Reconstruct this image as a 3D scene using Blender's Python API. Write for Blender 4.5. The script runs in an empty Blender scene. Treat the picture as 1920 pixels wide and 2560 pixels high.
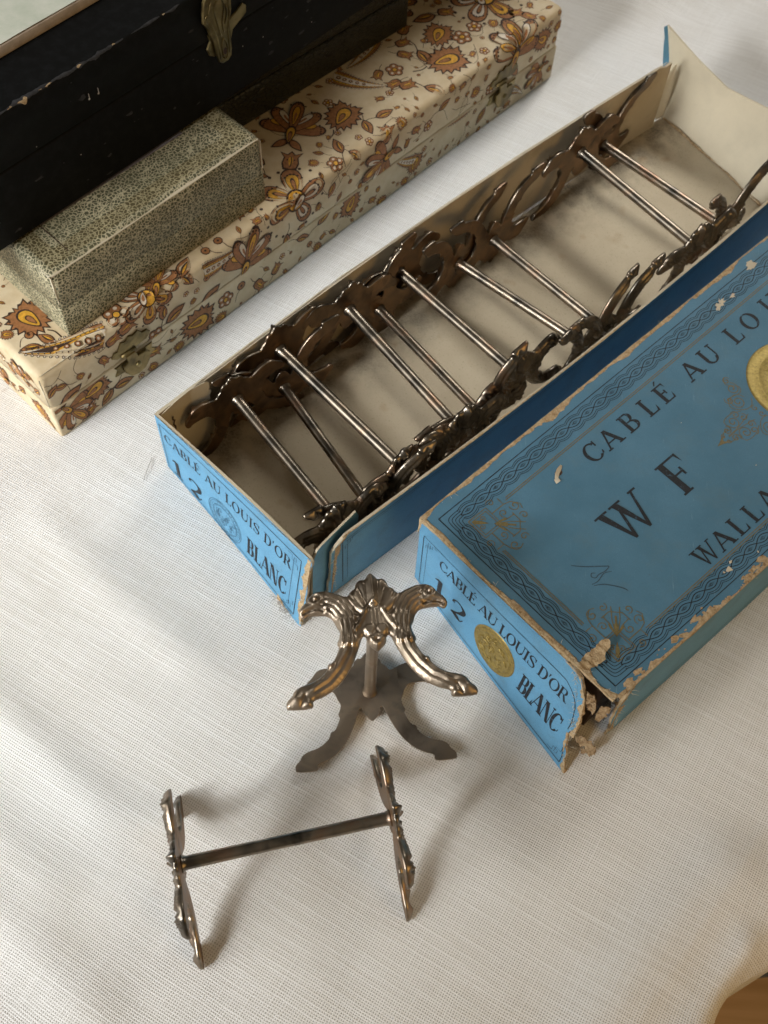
import bpy, bmesh, math, random
import numpy as np
from mathutils import Vector, Matrix
from mathutils.geometry import delaunay_2d_cdt

random.seed(7)
rng = np.random.RandomState(7)
S = bpy.context.scene
S.unit_settings.scale_length = 0.01            # one unit is one centimetre

# ------------------------------------------------------------------ camera
cd = bpy.data.cameras.new("camera")
cam = bpy.data.objects.new("camera", cd)
S.collection.objects.link(cam)
r_ = Vector((0.99777, 0.05845, 0.03218))
u_ = Vector((-0.06673, 0.87406, 0.48121))
w_ = Vector((0.0, 0.48229, -0.87601))
mw = Matrix((r_, u_, -w_)).transposed().to_4x4()
mw.translation = Vector((0, 0, 36.497))
cam.matrix_world = mw
cd.sensor_fit = 'HORIZONTAL'
cd.sensor_width = 36
cd.lens = 2700.07 / 1920 * 36
cd.clip_start = 0.5
cd.clip_end = 1000
cd.dof.use_dof = True
cd.dof.focus_distance = 32.0
cd.dof.aperture_fstop = 0.45
S.camera = cam
S.render.resolution_x = 768
S.render.resolution_y = 1024

# ------------------------------------------------------------------ room light
W = bpy.data.worlds.new("World")
S.world = W
W.use_nodes = True
bg = W.node_tree.nodes["Background"]
bg.inputs[0].default_value = (0.68, 0.59, 0.46, 1)
bg.inputs[1].default_value = 0.16


def area(name, loc, target, sx, sy, power, col):
    ld = bpy.data.lights.new(name, 'AREA')
    ld.shape = 'RECTANGLE'
    ld.size, ld.size_y = sx, sy
    ld.energy = power
    ld.color = col
    o = bpy.data.objects.new(name, ld)
    S.collection.objects.link(o)
    o.location = loc
    o.rotation_euler = (Vector(target) - Vector(loc)).to_track_quat('-Z', 'Y').to_euler()
    return o


win = area("window_light", (-100, -72, 66), (-19, 22, 0), 40, 40, 9300, (0.975, 0.99, 1.0))
win.data.spread = math.radians(28)             # beam narrowed for effect: bright on the left, darker at the lower right
side = area("side_fill_light", (-60, -12, 34), (-15, 8, 0), 40, 30, 8600, (0.985, 0.99, 0.98))  # added fill lamp beside the window, lifts the near left cloth
side.data.spread = math.radians(95)
far = area("far_window_light", (48, 120, 90), (9, 47, 0), 40, 40, 3200, (1.0, 0.98, 0.93))
far.data.spread = math.radians(24)
area("room_lamp", (52, -20, 30), (10, 8, 0), 36, 36, 9500, (1.0, 0.60, 0.20))

S.view_settings.view_transform = 'Standard'
S.view_settings.look = 'None'
S.view_settings.gamma = 1
S.view_settings.exposure = 0
S.render.engine = 'CYCLES'


# ------------------------------------------------------------------ material helpers
class NT:
    def __init__(s, name):
        s.m = bpy.data.materials.new(name)
        s.m.use_nodes = True
        s.t = s.m.node_tree
        s.b = s.t.nodes["Principled BSDF"]
        s.co = None

    def n(s, typ, **kw):
        nd = s.t.nodes.new(typ)
        for k, v in kw.items():
            if k.startswith('i_'):
                key = k[2:]
                sock = nd.inputs[int(key)] if key.isdigit() else nd.inputs[key.replace('_', ' ')]
                s.put(sock, v)
            else:
                setattr(nd, k, v)
        return nd

    def put(s, sock, v):
        if isinstance(v, bpy.types.NodeSocket):
            s.t.links.new(v, sock)
        elif isinstance(v, bpy.types.Node):
            s.t.links.new(v.outputs[0], sock)
        else:
            sock.default_value = v

    def obj(s):
        if s.co is None:
            s.co = s.n('ShaderNodeTexCoord').outputs['Object']
        return s.co

    def mapping(s, scale=(1, 1, 1), rot=(0, 0, 0), vec=None):
        m = s.n('ShaderNodeMapping')
        s.put(m.inputs[0], vec if vec is not None else s.obj())
        m.inputs['Rotation'].default_value = rot
        m.inputs['Scale'].default_value = scale
        return m.outputs[0]

    def noise(s, scale, detail=4, rough=.55, vec=None, dist=0):
        nd = s.n('ShaderNodeTexNoise')
        s.put(nd.inputs['Vector'], vec if vec is not None else s.obj())
        nd.inputs['Scale'].default_value = scale
        nd.inputs['Detail'].default_value = detail
        nd.inputs['Roughness'].default_value = rough
        nd.inputs['Distortion'].default_value = dist
        return nd.outputs[0]

    def ramp(s, fac, stops):
        nd = s.n('ShaderNodeValToRGB')
        s.put(nd.inputs[0], fac)
        el = nd.color_ramp.elements
        while len(el) < len(stops):
            el.new(0.5)
        for e, (p, c) in zip(el, stops):
            e.position = p
            e.color = (*c, 1) if not isinstance(c, (int, float)) else (c, c, c, 1)
        return nd.outputs[0]

    def math(s, op, a, b=0.0, clamp=False):
        nd = s.n('ShaderNodeMath', operation=op, use_clamp=clamp)
        s.put(nd.inputs[0], a)
        s.put(nd.inputs[1], b)
        return nd.outputs[0]

    def mix(s, fac, a, b, mode='MIX'):
        nd = s.n('ShaderNodeMix', data_type='RGBA', blend_type=mode)
        s.put(nd.inputs[0], fac)
        s.put(nd.inputs[6], (*a, 1) if isinstance(a, tuple) and len(a) == 3 else a)
        s.put(nd.inputs[7], (*b, 1) if isinstance(b, tuple) and len(b) == 3 else b)
        return nd.outputs[2]

    def bump(s, h, strength=.3, dist=.05):
        nd = s.n('ShaderNodeBump')
        nd.inputs['Strength'].default_value = strength
        nd.inputs['Distance'].default_value = dist
        s.put(nd.inputs['Height'], h)
        s.t.links.new(nd.outputs[0], s.b.inputs['Normal'])

    def fin(s, col, rough=.7, metal=0.0, spec=.4):
        s.put(s.b.inputs['Base Color'], (*col, 1) if isinstance(col, tuple) and len(col) == 3 else col)
        s.put(s.b.inputs['Roughness'], rough)
        s.b.inputs['Metallic'].default_value = metal
        s.b.inputs['Specular IOR Level'].default_value = spec
        return s.m


def flat_mat(name, c, rough=.7, var=.25, scale=9, metal=0.0, spec=.3, bump=0.0):
    k = NT(name)
    nz = k.noise(scale, 5)
    col = k.ramp(nz, [(.3, tuple(x * (1 - var) for x in c)), (.7, tuple(min(1, x * (1 + var)) for x in c))])
    if bump:
        k.bump(k.noise(scale * 4, 4), bump, .03)
    return k.fin(col, rough, metal, spec)


def make_linen():
    k = NT("white_linen")
    wob = k.noise(1.1, 3, .5)
    wob2 = k.noise(.25, 2, .5)
    v = k.mapping(rot=(0, 0, math.radians(26.5)))
    sep = k.n('ShaderNodeSeparateXYZ', i_0=v)
    p = 0.086
    sl1 = k.noise(1, 2, .5, vec=k.mapping(scale=(.35, 9, 1), vec=v))      # streaks along one thread family
    sl2 = k.noise(1, 2, .5, vec=k.mapping(scale=(9, .35, 1), vec=v))

    def thread(axis, slub):
        a = k.math('ADD', sep.outputs[axis], k.math('MULTIPLY', wob, .05))
        a = k.math('ADD', a, k.math('MULTIPLY', wob2, .22))
        a = k.math('ADD', a, k.math('MULTIPLY', slub, .05))
        return k.math('ABSOLUTE', k.math('SINE', k.math('MULTIPLY', a, math.pi / p)))
    ty = thread(1, sl1)
    tx = thread(0, sl2)
    ya = k.math('POWER', ty, .8)
    xa = k.math('MULTIPLY', k.math('POWER', tx, .8), .95)
    h = k.math('MAXIMUM', ya, xa)
    thin = k.math('SUBTRACT', 1.0, k.math('MULTIPLY', k.math('SUBTRACT', sl1, .45), 1.4), True)
    gap = k.math('MULTIPLY', k.math('SUBTRACT', .82, h, True), k.math('MULTIPLY', thin, 1.7), True)
    stain = k.noise(.09, 4, .6)
    thr = k.ramp(stain, [(.35, (.76, .735, .69)), (.60, (.80, .79, .77)), (.8, (.71, .68, .615))])
    thr = k.mix(k.ramp(sl1, [(.40, 0.0), (.72, .6)]), thr, (.88, .875, .86))
    thr = k.mix(k.ramp(sl2, [(.5, 0.0), (.8, .4)]), thr, (.90, .895, .885))
    col = k.mix(gap, thr, (.36, .335, .30))
    spots = k.ramp(k.noise(.8, 2, .5), [(.76, 0.0), (.80, .35)])
    col = k.mix(spots, col, (.45, .38, .30))
    k.bump(h, .6, .04)
    return k.fin(col, .9, 0, .15)


def make_blue(name, tint=1.0, A=(.098, .272, .435), B=(.125, .315, .475)):
    k = NT(name)
    fib = k.noise(26, 4, .7)
    big = k.noise(.6, 4, .6)
    c = k.ramp(big, [(.3, A), (.7, B)])
    c = k.mix(k.ramp(fib, [(.33, .55), (.48, 0.0)]), c, (.055, .15, .24))
    c = k.mix(k.ramp(k.noise(34, 3, .6), [(.62, 0.0), (.74, .35)]), c, (.25, .42, .55))
    c = k.mix(k.ramp(k.noise(3.4, 5, .75), [(.66, 0.0), (.76, .6)]), c, (.06, .10, .12))
    c = k.mix(k.ramp(k.noise(.9, 6, .7), [(.50, 0.0), (.72, .40)]), c, (.10, .17, .20))
    c = k.mix(k.ramp(k.noise(1, 3, .6, vec=k.mapping(scale=(14, 1.2, 6), rot=(0, 0, .9))), [(.68, 0.0), (.76, .25)]), c, (.30, .42, .50))
    k.bump(fib, .12, .02)
    return k.fin(c, .62, 0, .35)


def make_card(name, base, dirt=.5):
    k = NT(name)
    big = k.noise(.35, 5, .6)
    c = k.ramp(big, [(.3, tuple(x * .86 for x in base)), (.65, base)])
    c = k.mix(k.ramp(k.noise(17, 5, .7), [(.60, 0.0), (.74, .55)]), c, tuple(x * .5 for x in base))
    c = k.mix(k.ramp(k.noise(.55, 6, .68), [(.52, 0.0), (.72, dirt)]), c, (.09, .08, .07))
    k.bump(k.noise(20, 4), .15, .02)
    return k.fin(c, .85, 0, .2)


def make_tray_floor():
    k = NT("grimy_cream_card")
    sp = k.n('ShaderNodeSeparateXYZ', i_0=k.obj())
    # distance from the back wall, where the metal has rubbed its tarnish off on the card
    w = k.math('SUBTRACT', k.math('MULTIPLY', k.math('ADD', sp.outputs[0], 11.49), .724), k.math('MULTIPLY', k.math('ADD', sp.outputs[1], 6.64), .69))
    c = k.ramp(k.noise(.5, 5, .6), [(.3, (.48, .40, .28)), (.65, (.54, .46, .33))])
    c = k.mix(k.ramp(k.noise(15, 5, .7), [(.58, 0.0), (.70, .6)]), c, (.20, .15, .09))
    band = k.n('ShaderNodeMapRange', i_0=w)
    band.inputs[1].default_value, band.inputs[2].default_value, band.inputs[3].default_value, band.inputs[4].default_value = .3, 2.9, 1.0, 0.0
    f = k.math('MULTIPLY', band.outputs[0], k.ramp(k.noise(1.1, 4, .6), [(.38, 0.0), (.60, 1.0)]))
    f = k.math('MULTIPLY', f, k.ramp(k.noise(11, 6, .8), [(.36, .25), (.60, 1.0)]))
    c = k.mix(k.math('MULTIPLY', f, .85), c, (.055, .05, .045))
    c = k.mix(k.ramp(k.noise(.8, 2, .4), [(.66, 0.0), (.78, .45)]), c, (.30, .17, .075))
    k.bump(k.noise(20, 4), .15, .02)
    return k.fin(c, .85, 0, .2)


def make_raw(name="torn_pulp_card", S=((.16, .095, .045), (.44, .31, .17), (.64, .51, .33))):
    k = NT(name)
    n1 = k.noise(7, 6, .75)
    c = k.ramp(n1, [(.28, S[0]), (.46, S[1]), (.7, S[2])])
    k.bump(k.noise(13, 6, .75), .8, .08)
    return k.fin(c, .95, 0, .1)


def make_silver(name, stops, r0=.22, r1=.45, bump=.08):
    k = NT(name)
    info = k.n('ShaderNodeObjectInfo')
    off = k.n('ShaderNodeVectorMath', operation='ADD', i_0=k.obj(), i_1=k.n('ShaderNodeCombineXYZ', i_0=k.math('MULTIPLY', info.outputs['Random'], 37.0)).outputs[0])
    nz = k.noise(.9, 3, .55, vec=off.outputs[0], dist=.4)
    fine = k.noise(4, 3, .7, vec=off.outputs[0])
    f = k.math('ADD', nz, k.math('MULTIPLY', k.math('SUBTRACT', fine, .5), .10))
    c = k.ramp(f, stops)
    rg = k.ramp(nz, [(.35, r0), (.7, r1)])
    if bump:
        k.bump(k.noise(22, 3, vec=off.outputs[0]), bump, .02)
    return k.fin(c, rg, 1.0, .5)


def make_vermicular(name, dark, light, scale=6.5):
    k = NT(name)
    w1 = k.n('ShaderNodeVectorMath', operation='ADD', i_0=k.obj(),
             i_1=k.n('ShaderNodeVectorMath', operation='SCALE', i_0=k.n('ShaderNodeTexNoise', i_Scale=4.0, i_Vector=k.obj()).outputs[1]).outputs[0])
    sc = [n for n in k.t.nodes if n.type == 'VECT_MATH' and n.operation == 'SCALE'][0]
    sc.inputs['Scale'].default_value = .16
    vor = k.n('ShaderNodeTexVoronoi', feature='DISTANCE_TO_EDGE', i_Scale=scale, i_Vector=w1.outputs[0])
    d = k.math('ADD', vor.outputs['Distance'], k.math('MULTIPLY', k.math('SUBTRACT', k.noise(16, 3), .5), .12))
    line = k.ramp(d, [(.05, 1.0), (.14, 0.0)])
    worn = k.ramp(k.noise(.8, 4), [(.35, .62), (.62, 1.0)])
    c = k.mix(k.math('MULTIPLY', line, worn), dark, light)
    k.bump(line, .25, .02)
    return k.fin(c, .6, 0, .35)


def make_leather():
    k = NT("black_leatherette")
    gr = k.noise(30, 4, .6)
    c = k.ramp(k.noise(3, 6, .7), [(.45, (.0035, .0038, .0036)), (.72, (.008, .0085, .0088))])
    c = k.mix(k.ramp(k.noise(2.1, 7, .8), [(.72, 0.0), (.78, .5)]), c, (.035, .036, .04))
    k.bump(gr, .2, .02)
    return k.fin(c, .62, 0, .12)


def make_croc():
    k = NT("crocodile_grain_paper")
    v = k.mapping(scale=(1, 1, 2.2))
    vor = k.n('ShaderNodeTexVoronoi', feature='DISTANCE_TO_EDGE', i_Scale=3.2, i_Vector=v)
    ln = k.ramp(vor.outputs['Distance'], [(.03, 0.0), (.12, 1.0)])
    c = k.mix(ln, (.004, .004, .003), (.026, .026, .015))
    k.bump(ln, .8, .06)
    return k.fin(c, .4, 0, .4)


def make_paisley_paper():
    k = NT("ivory_printed_paper")
    c = k.ramp(k.noise(1.2, 5, .6), [(.3, (.52, .405, .245)), (.55, (.60, .49, .32)), (.75, (.64, .55, .385))])
    c = k.mix(k.ramp(k.noise(12, 5, .7), [(.62, 0.0), (.75, .3)]), c, (.40, .30, .17))
    k.bump(k.noise(5, 4), .15, .03)
    return k.fin(c, .6, 0, .3)


def make_pale():
    k = NT("mottled_celadon_paper")
    c = k.ramp(k.noise(.8, 6, .7), [(.3, (.50, .55, .43)), (.5, (.60, .63, .52)), (.72, (.72, .72, .62))])
    return k.fin(c, .7, 0, .3)


def make_wood():
    k = NT("honey_wood")
    v = k.mapping(scale=(.05, .9, .3), rot=(0, 0, .5))
    c = k.ramp(k.noise(1.0, 5, .6, vec=v), [(.3, (.60, .36, .16)), (.7, (.80, .53, .27))])
    return k.fin(c, .5, 0, .4)


LINEN = make_linen()
BLUE = make_blue("blue_printed_paper")
BLUED = make_blue("dull_blue_paper", 1.0, (.062, .165, .245), (.085, .205, .30))  # duller, darker blue used on the lid top
CREAM = make_card("cream_card_lining", (.55, .47, .34), .35)
CREAM2 = make_card("cream_card_flap", (.62, .55, .41), .08)
RAW = make_raw()
TRAYFLOOR = make_tray_floor()
RAW2 = make_raw("brown_torn_pulp", ((.075, .042, .02), (.29, .19, .10), (.55, .42, .26)))
def make_ink():
    k = NT("black_print_ink")
    c = k.ramp(k.noise(20, 4), [(.3, (.010, .011, .013)), (.7, (.022, .024, .028))])
    c = k.mix(k.ramp(k.noise(6, 6, .8), [(.57, 0.0), (.70, .75)]), c, (.085, .21, .32))
    return k.fin(c, .6, 0, .3)


INK = make_ink()
INKB = flat_mat("blue_grey_print_ink", (.045, .115, .18), .6, .3, 20)
GOLDINK = flat_mat("dull_gold_print_ink", (.165, .130, .050), .5, .25, 15)
GOLDSEAL = flat_mat("embossed_gold_foil", (.33, .245, .075), .42, .3, 9, .65, .5, .3)
PENCIL = flat_mat("pencil_grey", (.045, .075, .10), .6, .3, 20)
SILVER = make_silver("tarnished_silver_plate", [(.26, (.06, .058, .050)), (.40, (.16, .14, .115)), (.54, (.28, .235, .18)), (.68, (.28, .185, .125)), (.80, (.16, .155, .13))], .28, .40, 0.0)
SILVERB = make_silver("dull_tarnished_plate_back", [(.28, (.06, .042, .028)), (.46, (.18, .115, .065)), (.60, (.27, .165, .09)), (.75, (.09, .075, .06))], .38, .6, .12)
BRONZE = make_silver("bronze_toned_silver_plate", [(.25, (.16, .13, .10)), (.42, (.35, .285, .215)), (.58, (.43, .35, .265)), (.75, (.36, .26, .18))], .36, .50, 0.0)
GREYB = make_silver("grey_brown_plate_back", [(.28, (.12, .10, .08)), (.46, (.24, .20, .16)), (.60, (.30, .245, .185)), (.75, (.16, .14, .11))], .42, .6, .06)
BRASS = make_silver("aged_brass", [(.3, (.05, .038, .016)), (.5, (.20, .15, .065)), (.72, (.38, .30, .14))], .32, .5, .12)
GREEN = make_vermicular("green_vermicular_paper", (.080, .078, .038), (.54, .48, .315), 7.6)
GREENB = make_vermicular("olive_gold_vermicular_band", (.080, .062, .022), (.44, .385, .23), 7.6)
LEATHER = make_leather()
CROC = make_croc()
PAPER = make_paisley_paper()
PALE = make_pale()
PINKISH = flat_mat("pinkish_card_edge", (.50, .42, .34), .8, .18, 3)
MAUVE = flat_mat("mauve_grey_cloth_tape", (.17, .15, .15), .85, .3, 12)
WOOD = make_wood()
DARKBLOCK = flat_mat("charcoal_paint", (.03, .033, .036), .6, .3, .5)
GREYSTRIP = flat_mat("cool_grey_paint", (.16, .17, .19), .6, .2, .5)
P_DARK = flat_mat("sepia_line_and_shade", (.055, .030, .020), .6, .3, 15)
P_RUST = flat_mat("print_russet", (.33, .145, .055), .6, .3, 8)
P_OCHRE = flat_mat("print_ochre", (.64, .34, .04), .6, .25, 8)
P_CREAM = flat_mat("print_pale_cream", (.66, .58, .46), .6, .15, 8)
PAISLEY = [P_DARK, P_RUST, P_OCHRE, P_CREAM]
FUZZ = flat_mat("grey_lint", (.42, .39, .35), .95, .2, 15)
SCUFF = flat_mat("grey_scuffed_leatherette", (.032, .032, .034), .8, .4, 8)


# ------------------------------------------------------------------ object helpers
def link(o):
    S.collection.objects.link(o)
    return o


def tag(o, label=None, cat=None, group=None, kind=None):
    if label:
        o['label'] = label
    if cat:
        o['category'] = cat
    if group:
        o['group'] = group
    if kind:
        o['kind'] = kind
    return o


def thing(name, label, cat, loc=(0, 0, 0), group=None):
    o = link(bpy.data.objects.new(name, None))
    o.empty_display_size = .5
    o.location = loc
    return tag(o, label, cat, group)


class MB:
    def __init__(s):
        s.v, s.f, s.m = [], [], []

    def add(s, verts, faces, mat=0):
        b = len(s.v)
        s.v += [tuple(map(float, p)) for p in verts]
        for f in faces:
            s.f.append(tuple(i + b for i in f))
            s.m.append(mat)

    def poly(s, pts, mat=0):
        s.add(pts, [tuple(range(len(pts)))], mat)

    def box(s, o, a, b, c, mat=0):
        o, a, b, c = map(np.array, (o, a, b, c))
        P = [o, o + a, o + a + b, o + b, o + c, o + a + c, o + a + b + c, o + b + c]
        s.add(P, [(0, 3, 2, 1), (4, 5, 6, 7), (0, 1, 5, 4), (1, 2, 6, 5), (2, 3, 7, 6), (3, 0, 4, 7)], mat)

    def tube(s, pts, rad, seg=8, mat=0, caps=True):
        pts = [Vector(p) for p in pts]
        n = len(pts)
        rads = rad if hasattr(rad, '__len__') else [rad] * n
        b = len(s.v)
        ref = None
        for i, p in enumerate(pts):
            t = (pts[min(i + 1, n - 1)] - pts[max(i - 1, 0)]).normalized()
            if ref is None:
                ref = t.orthogonal().normalized()
            x = (ref - t * ref.dot(t)).normalized()
            ref = x
            y = t.cross(x)
            for k in range(seg):
                a = 2 * math.pi * k / seg
                s.v.append(tuple(p + (x * math.cos(a) + y * math.sin(a)) * rads[i]))
        for i in range(n - 1):
            for k in range(seg):
                k2 = (k + 1) % seg
                s.f.append((b + i * seg + k, b + i * seg + k2, b + (i + 1) * seg + k2, b + (i + 1) * seg + k))
                s.m.append(mat)
        if caps:
            s.f.append(tuple(b + k for k in reversed(range(seg))))
            s.m.append(mat)
            s.f.append(tuple(b + (n - 1) * seg + k for k in range(seg)))
            s.m.append(mat)

    def mesh(s, name, mats, smooth=False, off=(0, 0, 0)):
        me = bpy.data.meshes.new(name)
        o = np.array(off, float)
        me.from_pydata([tuple(np.array(p) - o) for p in s.v], [], s.f)
        for m in mats:
            me.materials.append(m)
        me.polygons.foreach_set('material_index', s.m)
        if smooth:
            me.polygons.foreach_set('use_smooth', [True] * len(s.f))
        me.update()
        return me

    def build(s, name, mats, parent=None, smooth=False, loc=None):
        if not isinstance(mats, (list, tuple)):
            mats = [mats]
        off = (0, 0, 0)
        if parent is not None:
            q = parent
            off = np.zeros(3)
            while q is not None:
                off = off + np.array(q.location)
                q = q.parent
        elif loc is not None:
            off = loc
        o = link(bpy.data.objects.new(name, s.mesh(name, mats, smooth, off)))
        if parent is not None:
            o.parent = parent
        elif loc is not None:
            o.location = loc
        return o


def rounded_box(name, o, a, b, c, bev, mats, parent, seg=3, open_rim=False):
    """box from corner o with edge vectors a, b, c, bevelled"""
    m = MB()
    m.box(o, a, b, c)
    ob = m.build(name, mats, parent)
    bm = bmesh.new()
    bm.from_mesh(ob.data)
    bmesh.ops.recalc_face_normals(bm, faces=bm.faces)
    zlo = min(v.co.z for v in bm.verts) + 1e-4
    eds = [e for e in bm.edges if not (open_rim and all(v.co.z < zlo for v in e.verts))]      # a lid keeps its lower rim square
    bmesh.ops.bevel(bm, geom=eds, offset=bev, segments=seg, affect='EDGES', profile=.5)
    for f in bm.faces:
        f.smooth = True
    bm.to_mesh(ob.data)
    bm.free()
    return ob


def jag(n, amp, seed, rough=.55):
    g = np.random.RandomState(seed)
    x = np.zeros(n)
    for o in range(1, 7):
        k = max(2, int(n / 2 ** (6 - o)))
        y = g.rand(k + 2)
        x += np.interp(np.linspace(0, k, n), np.arange(k + 2), y) * rough ** (o * .6)
    x -= x.min()
    return x / x.max() * amp


def torn_edge(mb, P0, P1, d1, d2, w1, w2, seed, lift=.02, mat=0, step=.07, minw=.03):
    """ragged worn strip along an edge: d1, d2 run from the edge into the two faces"""
    P0, P1, d1, d2 = map(lambda q: np.array(q, float), (P0, P1, d1, d2))
    L = np.linalg.norm(P1 - P0)
    n = max(4, int(L / step))
    a = jag(n, w1, seed) + minw
    b = jag(n, w2, seed + 91) + minw
    e = jag(n, .05, seed + 7)
    kn = max(3, int(L / .9))
    gq = np.random.RandomState(seed + 13)
    a = a * (.22 + .95 * np.interp(np.linspace(0, kn, n), np.arange(kn + 1), gq.rand(kn + 1) ** 1.4))
    b = b * (.22 + .95 * np.interp(np.linspace(0, kn, n), np.arange(kn + 1), gq.rand(kn + 1) ** 1.4))
    out = -(d1 + d2)
    out /= np.linalg.norm(out)
    rows = []
    for i in range(n):
        p = P0 + (P1 - P0) * i / (n - 1)
        rows.append([p + d1 * a[i] - d2 * .004, p + d1 * a[i] * .7 - d2 * lift, p + out * (.012 + e[i] * .4), p + d2 * b[i] * .7 - d1 * lift, p + d2 * b[i] - d1 * .004])
    for i in range(n - 1):
        q, r = rows[i], rows[i + 1]
        mb.add(q + r, [(k, k + 1, k + 6, k + 5) for k in range(4)], mat)


# ------------------------------------------------------------------ serif lettering (flat print)
def ring(cx, cy, rx, ry, tx, ty, a0=0, a1=360, n=28):
    P = []
    for i in range(n + 1):
        a = math.radians(a0 + (a1 - a0) * i / n)
        P.append(((cx + rx * math.cos(a), cy + ry * math.sin(a)), (cx + (rx - tx) * math.cos(a), cy + (ry - ty) * math.sin(a))))
    return [[P[i][0], P[i + 1][0], P[i + 1][1], P[i][1]] for i in range(n)]


def ribbon(pts, w, sub=1):
    pts = [np.array(p, float) for p in pts]
    ws = w if hasattr(w, '__len__') else [w] * len(pts)
    if sub > 1:
        n = len(pts)
        q, wq = [], []
        for i in range(n - 1):
            p0, p1, p2, p3 = pts[max(i - 1, 0)], pts[i], pts[i + 1], pts[min(i + 2, n - 1)]
            for k in range(sub):
                t = k / sub
                q.append(.5 * ((2 * p1) + (p2 - p0) * t + (2 * p0 - 5 * p1 + 4 * p2 - p3) * t * t + (3 * p1 - p0 - 3 * p2 + p3) * t ** 3))
                wq.append(ws[i] * (1 - t) + ws[i + 1] * t)
        q.append(pts[-1])
        wq.append(ws[-1])
        pts, ws = q, wq
    n = len(pts)
    L, R = [], []
    for i in range(n):
        t = pts[min(i + 1, n - 1)] - pts[max(i - 1, 0)]
        t = t / (np.linalg.norm(t) + 1e-9)
        nn = np.array([-t[1], t[0]]) * ws[i] / 2
        L.append(tuple(pts[i] + nn))
        R.append(tuple(pts[i] - nn))
    return [[L[i], R[i], R[i + 1], L[i + 1]] for i in range(n - 1)]


def rect(x0, y0, x1, y1):
    return [[(x0, y0), (x1, y0), (x1, y1), (x0, y1)]]


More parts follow.
